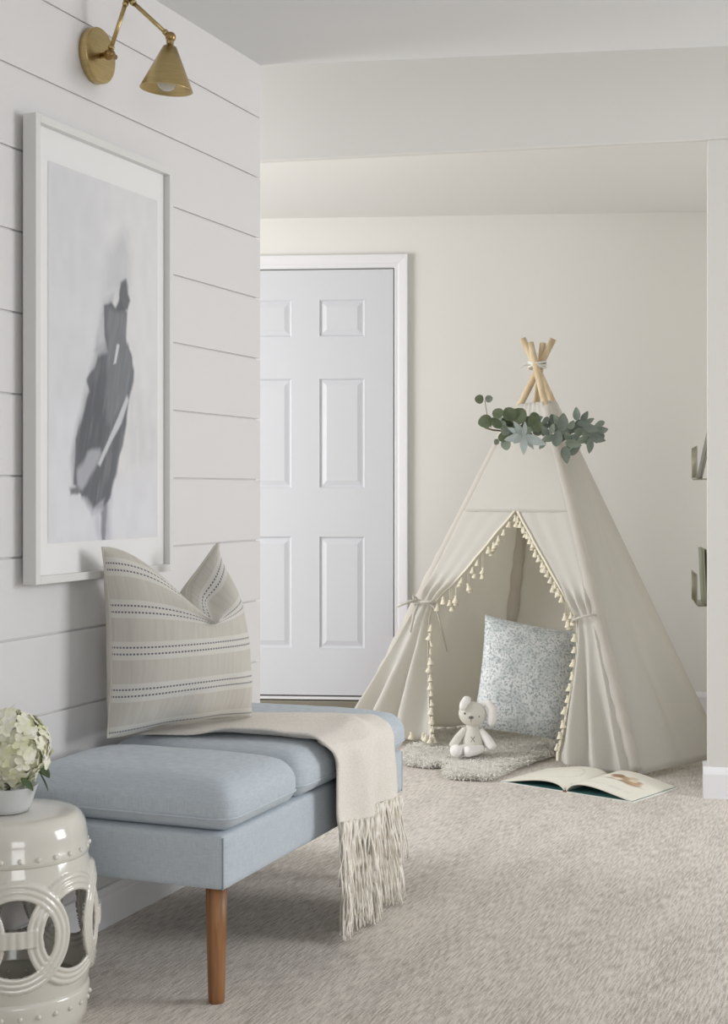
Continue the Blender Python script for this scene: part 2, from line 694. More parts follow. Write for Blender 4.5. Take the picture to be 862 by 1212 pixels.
# near ceiling, a thick slab with a straight far edge
V_ = []
ed0, ed1 = Vector((-0.308, 4.311)), Vector((1.034, 4.125))
edd = (ed1 - ed0).normalized()
pl = wall_pt(-0.14, -WLEN)
pe = wall_pt(-0.14, 0.05)
er = ed0 + edd * 3.9
outline = [(pl.x, pl.y), (er.x, pl.y), (er.x, er.y), (ed0.x + 0.0, ed0.y), (pe.x, pe.y)]
V_ = [(x, y, z) for z in (NEAR_CEIL, 2.60) for x, y in outline]
n = len(outline)
F_ = [tuple(range(n - 1, -1, -1)), tuple(range(n, 2 * n))] + [(i, (i + 1) % n, n + (i + 1) % n, n + i) for i in range(n)]
tag(mesh('ceiling', V_, F_, M['ceiling'], smooth=False), 'flat painted ceiling over the near room', kind='structure')

# back wall
BETA = math.radians(4.8)
B0 = Vector((-0.287, 6.963, 0))
bw = MB().box(-2.6, 2.6, 0, 0.12, 0, 2.75).build('wall_back', M['back_wall'], smooth=False)
bw.location = B0
bw.rotation_euler = (0, 0, -BETA)
tag(bw, 'cream painted back wall behind the play tent', kind='structure')

# pillar wall at the right, the header over the opening and the alcove walls
PIL = Vector((1.174, 4.96, 0))
pw = MB().box(0, 2.2, 0, 0.14, 0, 2.246).build('wall_right', M['wall'], smooth=False, bevel=0.004)
pw.location = PIL
pw.rotation_euler = (0, 0, -math.radians(12))
tag(pw, 'white wall end beside the alcove opening', kind='structure')
HDA = math.radians(12)
hd = MB().box(-4.2, 2.2, 0, 0.03, 2.246, 2.78).build('trim_1', M['wall'], smooth=False, bevel=0.004)
hd.location = PIL
hd.rotation_euler = (0, 0, -HDA)
tag(hd, 'dropped header over the alcove opening', kind='structure')
bt = MB().box(-4, 4.5, 3.4, 6.2, 2.62, 2.7).build('ceiling_gap', M['ceiling'], smooth=False)
tag(bt, 'raised ceiling strip above the passage', kind='structure')
bt.name = 'ceiling_passage'
fc = MB().box(-3.2, 2.4, 4.3, 7.3, 2.353, 2.42).build('ceiling_alcove', M['ceiling_far'], smooth=False)
# clip it to the alcove side of the header
bm = bmesh.new()
bm.from_mesh(fc.data)
bmesh.ops.bisect_plane(bm, geom=bm.verts[:] + bm.edges[:] + bm.faces[:], plane_co=PIL + Vector((math.sin(HDA), math.cos(HDA), 0)) * 0.028, plane_no=-Vector((math.sin(HDA), math.cos(HDA), 0)), clear_outer=True)
bmesh.ops.holes_fill(bm, edges=[e for e in bm.edges if e.is_boundary])
bm.to_mesh(fc.data)
bm.free()
tag(fc, 'pale ceiling over the alcove with the tent', kind='structure')
rdir = Vector((0.166, 1.0, 0)).normalized()
ra = math.atan2(rdir.x, rdir.y)
R0 = Vector((1.342, 5.12, 0))
rw = MB().box(0, 0.1, 0, 2.0, 0, 2.36).build('wall_alcove', M['back_wall'], smooth=False)
rw.location = R0
rw.rotation_euler = (0, 0, -ra)
tag(rw, 'cream side wall of the alcove carrying the book racks', kind='structure')
lw = MB().box(-0.1, 0, 0, 3.3, 0, 2.7).build('wall_passage', M['wall'], smooth=False)
lw.location = (-2.7, 3.9, 0)
tag(lw, 'plain wall at the far side of the passage', kind='structure')


def prism_x(profile, x0, x1):
    n = len(profile)
    V_ = [(x, -d, z) for x in (x0, x1) for d, z in profile]
    F_ = [(i, (i + 1) % n, n + (i + 1) % n, n + i) for i in range(n)] + [tuple(range(n - 1, -1, -1)), tuple(range(n, 2 * n))]
    return V_, F_


BPROF = [(0, 0), (0.015, 0), (0.015, 0.082), (0.012, 0.09), (0.008, 0.098), (0.004, 0.104), (0, 0.106)]
V_, F_ = prism_x(BPROF, -0.015, 2.2)
# small return round the corner of the wall end
bb = MB().add(V_, F_).box(-0.015, -0.0005, 0.0, 0.14, 0, 0.10).build('baseboard_right', M['trim'], smooth=False)
bb.location = PIL + Vector((0, -0.0008, 0))
bb.rotation_euler = (0, 0, -math.radians(12))
tag(bb, kind='structure')
V_, F_ = prism_x(BPROF, 0.496, 2.05)
bb = mesh('baseboard_back', V_, F_, M['trim'], smooth=False)
bb.location = B0 + Vector((0, -0.001, 0))
bb.rotation_euler = (0, 0, -BETA)
tag(bb, kind='structure')

# ---- six panel door
dr = empty('door_1', B0, -BETA, kind='structure')
dr['label'] = 'white six panel door in a moulded casing'
DX1 = 0.4294
SW = 0.840
DX0 = DX1 - SW
cols_x = [(DX0 + 0.131, DX0 + 0.131 + 0.227), (DX1 - 0.131 - 0.227, DX1 - 0.131)]
rows_z = [(0.291, 0.833), (1.055, 1.587), (1.777, 1.963)]
ZB, ZT = 0.072, 2.100
# slab as a frame grid with panel openings
xs = [DX0, cols_x[0][0], cols_x[0][1], cols_x[1][0], cols_x[1][1], DX1]
zs = [ZB, rows_z[0][0], rows_z[0][1], rows_z[1][0], rows_z[1][1], rows_z[2][0], rows_z[2][1], ZT]
V_ = [(x, -0.022, z) for z in zs for x in xs]
F_ = []
for j in range(len(zs) - 1):
    for i in range(len(xs) - 1):
        if i in (1, 3) and j in (1, 3, 5):
            continue
        F_.append((j * 6 + i, j * 6 + i + 1, (j + 1) * 6 + i + 1, (j + 1) * 6 + i))
slab = MB().add(V_, F_)
slab.box(DX0, DX1, -0.008, 0.0, ZB, ZT)
# door edges
slab.add([(DX0, -0.022, ZB), (DX1, -0.022, ZB), (DX1, -0.008, ZB), (DX0, -0.008, ZB)], [(0, 1, 2, 3)])
slab.add([(DX1, -0.022, ZB), (DX1, -0.022, ZT), (DX1, -0.008, ZT), (DX1, -0.008, ZB)], [(0, 1, 2, 3)])
slab.build('door_slab', M['door'], dr, smooth=False)
for (x0, x1) in cols_x:
    for (z0, z1) in rows_z:
        steps = [(0.0, -0.022), (0.005, -0.0225), (0.013, -0.0125), (0.017, -0.0125), (0.040, -0.0205), (0.041, -0.0205)]
        V_, F_ = [], []
        for ins, y in steps:
            V_ += [(x0 + ins, y, z0 + ins), (x1 - ins, y, z0 + ins), (x1 - ins, y, z1 - ins), (x0 + ins, y, z1 - ins)]
        for k in range(len(steps) - 1):
            for i in range(4):
                j = (i + 1) % 4
                F_.append((4 * k + i, 4 * k + j, 4 * k + 4 + j, 4 * k + 4 + i))
        k = 4 * (len(steps) - 1)
        F_.append((k, k + 1, k + 2, k + 3))
        mesh('door_panel', V_, F_, M['door'], dr, smooth=False)


def casing_prof(z):  # width across, thickness
    return z


def casing(x_in, x_out, z0, z1, name):
    s = 1 if x_out > x_in else -1
    wd = abs(x_out - x_in)
    prof = [(0, 0), (0, 0.016), (0.005, 0.020), (0.018, 0.020), (0.024, 0.024), (wd - 0.010, 0.030), (wd - 0.003, 0.030), (wd, 0.026), (wd, 0)]
    n = len(prof)
    V_ = []
    # mitred top: each profile point rises by its distance from the inner edge
    for d, t in prof:
        V_.append((x_in + s * d, -t, z0))
    for d, t in prof:
        V_.append((x_in + s * d, -t, z1 + d))
    F_ = [(i, (i + 1) % n, n + (i + 1) % n, n + i) for i in range(n)] + [tuple(range(n)), tuple(range(2 * n - 1, n - 1, -1))]
    return mesh(name, V_, F_, M['trim'], dr, smooth=False)


CW = 0.066
casing(DX1 + 0.004, DX1 + 0.004 + CW, 0.0, ZT + 0.006, 'casing')
casing(DX0 - 0.004, DX0 - 0.004 - CW, 0.0, ZT + 0.006, 'casing')
prof = [(0, 0), (0, 0.016), (0.005, 0.020), (0.018, 0.020), (0.024, 0.024), (CW - 0.010, 0.030), (CW - 0.003, 0.030), (CW, 0.026), (CW, 0)]
n = len(prof)
V_ = [(DX0 - 0.004 - d, -t, ZT + 0.006 + d) for d, t in prof] + [(DX1 + 0.004 + d, -t, ZT + 0.006 + d) for d, t in prof]
F_ = [(i, (i + 1) % n, n + (i + 1) % n, n + i) for i in range(n)]
mesh('casing', V_, F_, M['trim'], dr, smooth=False)
MB().box(DX0 - 0.003, DX1 + 0.003, -0.012, 0.0, ZT, ZT + 0.008).build('door_stop', M['stitch'], dr, smooth=False)
MB().box(DX0 - 0.003, DX1 + 0.003, -0.030, 0.0, 0.052, 0.064).build('door_sweep', M['trim'], dr, smooth=False)
MB().box(DX0 - 0.003, DX1 + 0.003, -0.010, 0.0, 0.045, 0.074).build('seal_strip', M['stitch'], dr, smooth=False)
MB().box(DX0 - 0.003, DX1 + 0.003, -0.038, 0.0, 0.010, 0.046).build('threshold', M['metal_dark'], dr, smooth=False, bevel=0.004)

# ------------------------------------------------------------------ bench
BA0, BA1, BB0, BB1 = 0.035, 0.530, -1.270, -0.212
bc = wall_pt((BA0 + BA1) / 2, (BB0 + BB1) / 2)
BW, BL = BA1 - BA0, BB1 - BB0
bench = empty('upholstered_bench', bc, -ALPHA, 'blue-grey linen bench with three seat cushions on tapered wooden legs', 'bench')
V_, F_ = rbox(BW / 2, BL / 2, 0.0575, 0.012, 12)
b = mesh('seat_base', V_, F_, M['blue'], bench)
b.location = (0, 0, 0.2945)
for sx_ in (-1, 1):
    for sy_ in (-1, 1):
        pts = [(sx_ * (BW / 2 - 0.004), sy_ * (BL / 2 - 0.004), 0.240 + 0.0105 * k) for k in range(11)]
        MB().tube(pts, 0.0022, 6).build('corner_welt', M['blue_thread'], b).location = (0, 0, -0.2945)
CL = BL / 3
HZ = 0.050
cmesh = None
for k in range(3):
    hx, hy, hz = BW / 2 + 0.008, CL / 2 - 0.001, HZ

    def shape(q, hx=hx, hy=hy, hz=hz):
        ex, ey = q.x / hx, q.y / hy
        crown = (1 - ex ** 4) * (1 - ey ** 4)
        z = q.z
        if z > 0:
            k_ = sstep(0.0, 0.9, z / hz)
            z += k_ * (0.016 * crown - 0.010 * max(abs(ey) ** 6, abs(ex) ** 10))
            z += 0.0025 * fbm(q.x * 7, q.y * 7 + k * 9)
        s = 1.0 + 0.02 * math.cos(PI * (q.z + 0.03) / 0.2)
        return Vector((q.x * s, q.y * min(s, 1.002), z))

    V_, F_ = rbox(hx, hy, hz, 0.042, 18, shape)
    c = mesh('seat_cushion', V_, F_, M['blue'], bench)
    c.location = (0.003, -BL / 2 + CL * (k + 0.5), 0.352 + hz)
    pts = []
    r = 0.04
    px_, py_ = hx, hy - 0.001
    zz = -hz + 0.030
    for cx_, cy_, a0 in ((px_ - r, py_ - r, 0), (-px_ + r, py_ - r, 90), (-px_ + r, -py_ + r, 180), (px_ - r, -py_ + r, 270)):
        for q in range(7):
            an = math.radians(a0 + 15 * q)
            pts.append(((cx_ + r * math.cos(an)) * 1.012, (cy_ + r * math.sin(an)) * 1.004, zz))
    MB().tube(pts, 0.0030, 6, closed=True).build('piping', M['blue'], c)
for sx_ in (-1, 1):
    for sy_ in (-1, 1):
        x, y = sx_ * (BW / 2 - 0.034), sy_ * (BL / 2 - 0.035)
        prof = [(0.0, 0), (0.0145, 0), (0.0165, 0.002), (0.017, 0.01), (0.0185, 0.06), (0.0205, 0.15), (0.0222, 0.242), (0, 0.242)]
        lg = MB().lathe(prof, 28).build('leg', M['leg'], bench)
        lg.location = (x, y, 0)
BT = 0.352 + 2 * HZ + 0.013      # cushion top

# ------------------------------------------------------------------ throw blanket
tb = empty('throw_blanket', bc, -ALPHA, 'oatmeal woven throw with long fringe hanging over the blue bench', 'blanket')


def loc_b(b_):
    return b_ - (BB0 + BB1) / 2


def loc_a(a_):
    return a_ - (BA0 + BA1) / 2


EDGE = BW / 2 + 0.024


def throw_point(s, t, lay):
    """s: metres along from the wall side (0 = at local x start), t: 0..1 across"""
    x0 = loc_a(0.10)
    top_z = 0.352 + 2 * HZ + 0.020 + 0.004 * (1 - lay)
    rad = 0.050 + 0.006 * (1 - lay)
    flat = (EDGE + 0.006 + 0.006 * (1 - lay) - rad) - x0
    arc = rad * PI / 2
    if s < flat:
        x, z = x0 + s, top_z
        z = 0.352 + 2 * HZ + 0.0165 * (1 - min(1, abs(x) / (BW / 2 + 0.008)) ** 4) + 0.007
        z += (top_z - 0.004 - z) * sstep(flat - 0.10, flat, s)
        hang = 0.0
    elif s < flat + arc:
        a_ = (s - flat) / rad
        x, z = x0 + flat + rad * math.sin(a_), top_z - 0.004 - rad * (1 - math.cos(a_))
        hang = (s - flat) / arc * 0.2
    else:
        x = x0 + flat + rad
        z = top_z - 0.004 - rad - (s - flat - arc)
        hang = 0.2 + (s - flat - arc)
    # width: wider on top near the wall, drawn together where it falls
    k = sstep(0.0, 0.45, s)
    bl = -0.87 + 0.06 * k + 0.035 * hang
    br = -0.53 + 0.130 * k - 0.02 * hang
    bb_ = bl + (br - bl) * t
    # wrinkles
    wr = 0.010 * math.sin(t * 9 + s * 5 + 0.7) * (0.4 + 0.6 * abs(t - 0.5) * 2) + 0.006 * fbm(t * 5, s * 6, 3 + lay)
    if s < flat + arc * 0.5:
        z += max(0.0, wr * 0.9) * sstep(0.10, 0.22, s) + (0.012 * math.exp(-(t / 0.05) ** 2) * sstep(0.14, 0.24, s)) + 0.014 * math.exp(-((t - 0.62 - 0.25 * (s - 0.2)) / 0.07) ** 2) * sstep(0.12, 0.28, s)
        if t > 0.93 or t < 0.05:
            z -= 0.0
    else:
        x += 0.012 + wr * 1.1 + 0.016 * math.sin(t * 15 + 1) * min(1, hang * 2.5) + 0.01 * min(1, hang * 2)
    return Vector((x, loc_b(bb_), z))


def layer(smax, t0, t1, lay, name):
    V_, F_, U_ = grid(lambda u, v: throw_point(v * smax(u), t0 + (t1 - t0) * u, lay), 40, 70)
    o = mesh(name, V_, F_, M['throw'], tb, uvs=U_)
    mod_solid(o, 0.005, 1.0)
    return o


S1 = lambda u: 0.635 + 0.012 * math.sin(u * 5) + 0.028 * u
S2 = lambda u: 0.735 + 0.005 * u
layer(S1, 0.0, 1.0, 0, 'woven_cloth')
V_, F_, U_ = grid(lambda u, v: throw_point(0.43 + v * (S2(u) - 0.43), 0.08 + 0.86 * u, 1) + Vector((-0.006, 0, 0)), 36, 40)
o = mesh('folded_layer', V_, F_, M['throw'], tb, uvs=U_)
mod_solid(o, 0.004, 1.0)
o['label'] = 'under layer of the folded throw'


def fringe(smax, t0, t1, lay, nst, length, off, name, seed):
    r = random.Random(seed)
    mb = MB()
    for i in range(nst):
        u = (i + 0.5 + r.uniform(-0.3, 0.3)) / nst
        t = t0 + (t1 - t0) * u
        p = throw_point(smax(u), t, lay) + Vector((off, 0, 0.006))
        L = length * r.uniform(0.82, 1.08)
        amp = r.uniform(0.003, 0.009)
        ph = r.uniform(0, 6)
        dr_y = r.uniform(-0.014, 0.014) + (u - 0.5) * 0.03
        dr_x = r.uniform(-0.006, 0.016)
        pts, rr = [], []
        thick = r.uniform(0.0022, 0.0034)
        # knot, then a loose wavy strand
        for k in range(10):
            f = k / 9
            q = p + Vector((dr_x * f + amp * 0.8 * math.sin(ph + f * 7), dr_y * f + amp * math.cos(ph * 1.3 + f * 9) * f, -L * f))
            q.z = max(q.z, 0.006 + 0.004 * r.random())
            pts.append(q)
            rr.append(thick * (1.5 if k == 1 else 1.0) * (1 - 0.35 * f))
        mb.tube(pts, rr, 5)
    o = mb.build(name, M['fringe'], tb)
    o['kind'] = 'stuff'
    return o


fringe(S1, 0.0, 1.0, 0, 84, 0.165, 0.006, 'fringe', 1)  # upper layer
fringe(S1, 0.0, 1.0, 0, 80, 0.140, 0.001, 'fringe', 5)
fringe(S2, 0.08, 0.94, 1, 120, 0.185, 0.0, 'fringe', 2)
fringe(S2, 0.08, 0.94, 1, 100, 0.165, 0.006, 'fringe', 3)

# ------------------------------------------------------------------ striped pillow on the bench
pil = empty('striped_pillow', (-0.436, 3.496, BT + 0.013), math.radians(46), 'beige striped cotton pillow with a chopped top standing on the bench', 'pillow')
PW, PH = 0.430, 0.440
LEAN = math.radians(2.5)


def pillow_pt(u, v, side):
    """u,v in -1..1; local x along the width, y away from the viewer, z up"""
    au, av = abs(u), abs(v)
    x = u * PW / 2 * (1 - 0.055 * (1 - v * v) * 1.0 + 0.03 * (av ** 3))
    x -= 0.045 * max(0.0, u) * sstep(-0.4, 1.0, v)
    z = (v * PH / 2) * (1 - 0.06 * (1 - u * u) * (1 if v < 0 else 0.3)) + PH / 2
    t = max(0.0, (1 - au ** 2.6) * (1 - av ** 2.6)) ** 0.55
    y = -side * 0.105 * t
    # karate chop
    up = sstep(-0.10, 1.0, v)
    u0 = 0.10
    if u < u0:
        f = max(0.0, 1 - (u0 - u) / (1 + u0)) ** 1.9
    else:
        f = max(0.0, 1 - (u - u0) / (1 - u0 - 0.04)) ** 1.0
    z -= 0.155 * f * up ** 1.25
    # the far ear folds back, the near lobe swells forward over it
    ear = sstep(u0 - 0.05, u0 + 0.35, u) * sstep(0.30, 0.95, v)
    y += 0.055 * ear
    if side > 0:
        y -= 0.030 * math.exp(-((u - u0 + 0.05) / 0.33) ** 2) * math.exp(-((v - 0.62) / 0.22) ** 2)
        y += 0.030 * math.exp(-((u - 0.42) / 0.16) ** 2) * math.exp(-((v - 0.66) / 0.16) ** 2)
    else:
        y -= 0.02 * f * up
    # sagging base folds
    y -= side * 0.010 * math.sin(u * 7 + 1) * sstep(0.3, 1, -v) * (1 - au)
    y += 0.004 * fbm(u * 2.2, v * 2.2, side * 3.0)
    z = max(z, 0.004)
    p = Vector((x, y, z))
    # lean back against the wall
    c, s = math.cos(LEAN), math.sin(LEAN)
    return Vector((p.x, p.y * c + p.z * s, p.z * c - p.y * s * 0.4))


N = 46
for side, nm in ((1, 'front_cloth'), (-1, 'back_cloth')):
    V_, F_, U_ = grid(lambda u, v: pillow_pt(math.sin((u - 0.5) * PI), math.sin((v - 0.5) * PI), side), N, N)
    # measure the cloth along its middle row so that the woven dashes keep an even length
    arc_ = [0.0]
    for k in range(N):
        a_, b_ = (pillow_pt(math.sin((q / N - 0.5) * PI), 0.0, side) for q in (k, k + 1))
        arc_.append(arc_[-1] + (b_ - a_).length)
    U_ = [(arc_[round(u * N)] / arc_[-1], (1 + math.sin((v - 0.5) * PI)) / 2) for u, v in U_]
    if side < 0:
        F_ = [f[::-1] for f in F_]
    mesh(nm, V_, F_, M['stripe'] if side > 0 else M['tent_tie'], pil, uvs=U_)
edge = []
for k in range(4 * 24):
    q = k / 24
    i, f = int(q), q - int(q)
    u, v = [(-1 + 2 * f, -1), (1, -1 + 2 * f), (1 - 2 * f, 1), (-1, 1 - 2 * f)][i]
    edge.append(pillow_pt(u, v, 1))
MB().tube(edge, 0.003, 6, closed=True).build('seam', M['tent_tie'], pil)

# ------------------------------------------------------------------ framed print
FB0, FB1, FZ0, FZ1 = -1.217, -0.607, 0.843, 1.873
pf = empty('framed_print', wall_pt(0.0, (FB0 + FB1) / 2, FZ0), -ALPHA, 'large white framed abstract print in greys on the shiplap wall', 'picture')
W_, H_ = FB1 - FB0, FZ1 - FZ0
RW = 0.018


def rail(y0, y1, z0, z1):
    MB().box(0.012, 0.046, y0, y1, z0, z1).build('frame_rail', M['frame'], pf, smooth=False, bevel=0.001)


rail(-W_ / 2, -W_ / 2 + RW, 0, H_)
rail(W_ / 2 - RW, W_ / 2, 0, H_)
rail(-W_ / 2 + RW, W_ / 2 - RW, H_ - RW, H_)
rail(-W_ / 2 + RW, W_ / 2 - RW, 0, RW)
MB().box(0.013, 0.028, -W_ / 2 + RW, W_ / 2 - RW, RW, H_ - RW).build('mat_board', M['mat_board'], pf, smooth=False)
for yy in (-0.2, 0.2):
    MB().box(0.0005, 0.0118, yy - 0.03, yy + 0.03, 0.8, 0.84).build('wall_cleat', M['frame'], pf, smooth=False)

# the print itself, painted as a colour attribute on a fine flat grid
PB0, PB1, PZ0, PZ1 = -1.145, -0.659, 0.931, 1.784
NX, NZ = 150, 262
bb_, zz_ = np.meshgrid(np.linspace(PB0, PB1, NX + 1), np.linspace(PZ0, PZ1, NZ + 1))


def seg_dist(poly, X, Y):
    d = np.full(X.shape, 1e9)
    inside = np.zeros(X.shape, bool)
    n = len(poly)
    for i in range(n):
        x0, y0 = poly[i]
        x1, y1 = poly[(i + 1) % n]
        dx, dy = x1 - x0, y1 - y0
        t = np.clip(((X - x0) * dx + (Y - y0) * dy) / (dx * dx + dy * dy + 1e-12), 0, 1)
        d = np.minimum(d, np.hypot(X - x0 - t * dx, Y - y0 - t * dy))
        c = ((y0 > Y) != (y1 > Y)) & (X < (x1 - x0) * (Y - y0) / (y1 - y0 + 1e-12) + x0)
        inside ^= c
    return np.where(inside, d, -d)


def vnoise(X, Y, fx, fy, seed):
    r = np.random.default_rng(seed)
    g = r.random((80, 80))
    x, y = X * fx, Y * fy
    xi, yi = np.floor(x).astype(int), np.floor(y).astype(int)
    fx_, fy_ = x - xi, y - yi
    fx_, fy_ = fx_ * fx_ * (3 - 2 * fx_), fy_ * fy_ * (3 - 2 * fy_)
    G = lambda a, b: g[a % 80, b % 80]
    return (G(xi, yi) * (1 - fx_) + G(xi + 1, yi) * fx_) * (1 - fy_) + (G(xi, yi + 1) * (1 - fx_) + G(xi + 1, yi + 1) * fx_) * fy_


nA = vnoise(bb_, zz_, 40, 25, 3) - 0.5
nB = vnoise(bb_, zz_, 120, 60, 4) - 0.5
wx = bb_ + 0.007 * nA + 0.004 * nB
wz = zz_ + 0.010 * (vnoise(bb_, zz_, 30, 30, 5) - 0.5) + 0.004 * nB
img = np.zeros(bb_.shape + (3,))
img[:] = lin(238, 237, 237)[:3]


def paint(pxpoly, col, soft=0.004, alpha=1.0, warp=True, streak=0.0, dry=0.0):
    poly = [on_wall(x, y, 0.03) for x, y in pxpoly]
    d = seg_dist(poly, wx if warp else bb_, wz if warp else zz_)
    a_ = np.clip(d / soft * 0.5 + 0.5, 0, 1) * alpha
    if streak:
        a_ = a_ * np.clip(1 - streak * (0.5 + vnoise(bb_, zz_, 70, 12, 9) - 0.4), 0, 1)
    if dry:
        a_ = a_ * np.clip(1.15 - dry * vnoise(bb_ * 0.9 - zz_ * 0.25, zz_ + bb_ * 0.2, 150, 14, 12), 0, 1)
    global img
    img = img * (1 - a_[..., None]) + np.array(lin(*col)[:3]) * a_[..., None]


paint([(50, 180), (128, 208), (128, 650), (50, 650)], (228, 228, 232), 0.03, 0.6)  # pale grey wash; its upright right edge is a glass reflection painted in
paint([(60, 480), (122, 480), (118, 645), (60, 645)], (238, 238, 243), 0.04, 0.7)
paint([(150, 465), (183, 462), (190, 545), (150, 555)], (214, 215, 219), 0.012, 0.55, streak=0.8)
paint([(120, 570), (190, 552), (190, 645), (110, 645)], (236, 236, 242), 0.03, 0.6)
paint([(126, 300), (147, 270), (156, 300), (152, 345), (124, 350)], (212, 212, 216), 0.02, 0.7)
# lower stem wash
paint([(110, 585), (134, 575), (131, 640), (119, 645), (112, 620)], (176, 175, 188), 0.010, 0.75, streak=0.8)
paint([(120, 590), (128, 588), (125, 638), (121, 640)], (126, 126, 136), 0.005, 0.7)
# light edge wash on the left of the figure
paint([(84, 540), (92, 500), (104, 452), (112, 420), (122, 356), (134, 350), (130, 440), (110, 560), (86, 580)], (172, 173, 178), 0.008, 0.75, streak=0.6)
# dark body
paint([(123, 362), (132, 358), (137, 364), (142, 352), (146, 360), (151, 372), (150, 402), (157, 424), (159, 440), (156, 462), (153, 470), (149, 506), (145, 530), (138, 562), (131, 590), (123, 602), (111, 603), (97, 588),
       (88, 570), (90, 520), (98, 492), (106, 464), (103, 450), (112, 436), (117, 421), (125, 412)], (116, 118, 124), 0.004, 1.0, dry=0.30)
paint([(143, 335), (150, 331), (154, 357), (152, 369), (143, 367), (141, 349)], (112, 114, 120), 0.004, 0.95)
paint([(128, 365), (150, 372), (150, 400), (158, 436), (152, 466), (134, 500), (126, 500), (127, 420)], (152, 154, 159), 0.008, 0.9, dry=0.9)
paint([(103, 470), (122, 440), (122, 520), (110, 545), (96, 545), (92, 520)], (104, 106, 112), 0.010, 0.7, dry=0.7)
# pale streaks
paint([(151, 467), (153, 474), (144, 502), (133, 522), (119, 552), (116, 549), (128, 522), (140, 494)], (226, 227, 230), 0.003, 0.95, warp=False)
paint([(139, 407), (142, 408), (138, 430), (135, 431)], (236, 236, 238), 0.002, 0.95, warp=False)
paint([(112, 414), (124, 404), (128, 418), (118, 424)], (190, 191, 195), 0.006, 0.8)
paint([(92, 574), (92, 558), (104, 536), (118, 530), (121, 536), (112, 556), (98, 580)], (196, 197, 203), 0.006, 0.9)
paint([(96, 590), (104, 588), (112, 600), (124, 590), (123, 606), (110, 610)], (200, 200, 208), 0.005, 0.7)
paint([(83, 578), (92, 575), (95, 584), (90, 588), (84, 585)], (120, 121, 128), 0.004, 0.9)
img = np.clip(img * (1 + 0.06 * nA[..., None]), 0, 1)
cols = np.ones((bb_.size, 4))
cols[:, :3] = img.reshape(-1, 3)
cb = (FB0 + FB1) / 2
V_ = [(0.0288, b_ - cb, z_ - FZ0) for b_, z_ in zip(bb_.ravel(), zz_.ravel())]
F_ = [(j * (NX + 1) + i, j * (NX + 1) + i + 1, (j + 1) * (NX + 1) + i + 1, (j + 1) * (NX + 1) + i) for j in range(NZ) for i in range(NX)]
o = mesh('print_sheet', V_, F_, M['print'], pf, smooth=False, cols=cols)
o['label'] = 'abstract brushwork print in charcoal and pale grey'
mesh('glazing', [(0.0345, -W_ / 2 + RW, RW), (0.0345, W_ / 2 - RW, RW), (0.0345, W_ / 2 - RW, H_ - RW), (0.0345, -W_ / 2 + RW, H_ - RW)], [(0, 1, 2, 3)], M['pane'], pf, smooth=False)

# ------------------------------------------------------------------ brass wall lamp
lb, lz = on_wall(117, 66, 0.015)
sc_ = empty('wall_sconce', wall_pt(0, lb, lz), -ALPHA, 'brass swing arm wall lamp with a cone shade above the print', 'wall lamp')


def lathe_x(prof, seg=36):
    """profile (radius, x): turned about the local x axis"""
    mb = MB().lathe(prof, seg)
    mb.v = [(z, x, y) for x, y, z in mb.v]
    return mb


lathe_x([(0.0, 0.0005), (0.064, 0.0005), (0.0655, 0.002), (0.0655, 0.0195), (0.064, 0.0215), (0.061, 0.022), (0, 0.022)], 48).build('backplate', M['brass'], sc_)
for zz in (-0.035, 0.035):
    o = MB().ball((0.0225, 0.0, zz * 0.0), 0.001).build('screw', M['dark_brass'], sc_) if False else None
MB().tube([(0.021, 0, 0), (0.055, 0, 0)], 0.0065, 14).build('stem', M['dark_brass'], sc_)


def sc_local(px, py, a):
    b_, z_ = on_wall(px, py, a)
    return Vector((a, b_ - lb, z_ - lz))


J1 = Vector((0.062, 0.0, 0.0))
J1 = sc_local(129, 65, 0.05)
J2 = sc_local(151, -3, 0.10)
J3 = sc_local(202, 44, 0.205)
jo = MB().ball(J1, 0.0125, 18, 12)
jo.tube([J1 + Vector((-0.012, 0, 0)), J1 + Vector((0.014, 0, 0))], 0.007, 12)
jo.build('joint', M['dark_brass'], sc_)
MB().tube([J1 + Vector((0.004, -0.016, 0)), J1 + Vector((0.004, 0.022, 0.0))], [0.0055, 0.0065], 12).build('thumb_screw', M['dark_brass'], sc_)


def arm(p, q, name):
    d = (q - p)
    mb = MB().tube([p, q], 0.0052, 14)
    mb.tube([p + d * 0.10, p + d * 0.16], 0.0074, 14)
    mb.tube([q - d * 0.14, q - d * 0.08], 0.0074, 14)
    return mb.build(name, M['brass'], sc_)


arm(J1, J2, 'lower_arm')
arm(J2, J3, 'upper_arm')
MB().ball(J2, 0.012, 18, 12).build('joint', M['dark_brass'], sc_)
MB().ball(J3, 0.0125, 18, 12).build('joint', M['dark_brass'], sc_)
axis_end = sc_local(197, 104, 0.195)
ax = (axis_end - J3).normalized()
rotm = ax.to_track_quat('Z', 'Y').to_matrix()
mb = MB().lathe([(0.0085, 0.008), (0.0085, 0.022), (0.0135, 0.022), (0.016, 0.0225), (0.062, 0.121), (0.0625, 0.1225), (0.0605, 0.1225), (0.0145, 0.0245), (0.0, 0.0245)], 48)
mb.v = [tuple(rotm @ Vector(v) + J3) for v in mb.v]
mb.build('lamp_shade', M['brass'], sc_)
mb = MB().ball((0, 0, 0.098), (0.026, 0.026, 0.028), 20, 14).lathe([(0.013, 0.03), (0.013, 0.06), (0.02, 0.08)], 20)
mb.v = [tuple(rotm @ Vector(v) + J3) for v in mb.v]
mb.build('bulb', M['shade_in'], sc_)
mb = MB().tube([(0.02, 0, 0.016), (0.006, 0, 0.016)], 0.003, 8)
mb.v = [tuple(rotm @ Vector(v) + J3) for v in mb.v]
mb.build('switch_knob', M['dark_brass'], sc_)

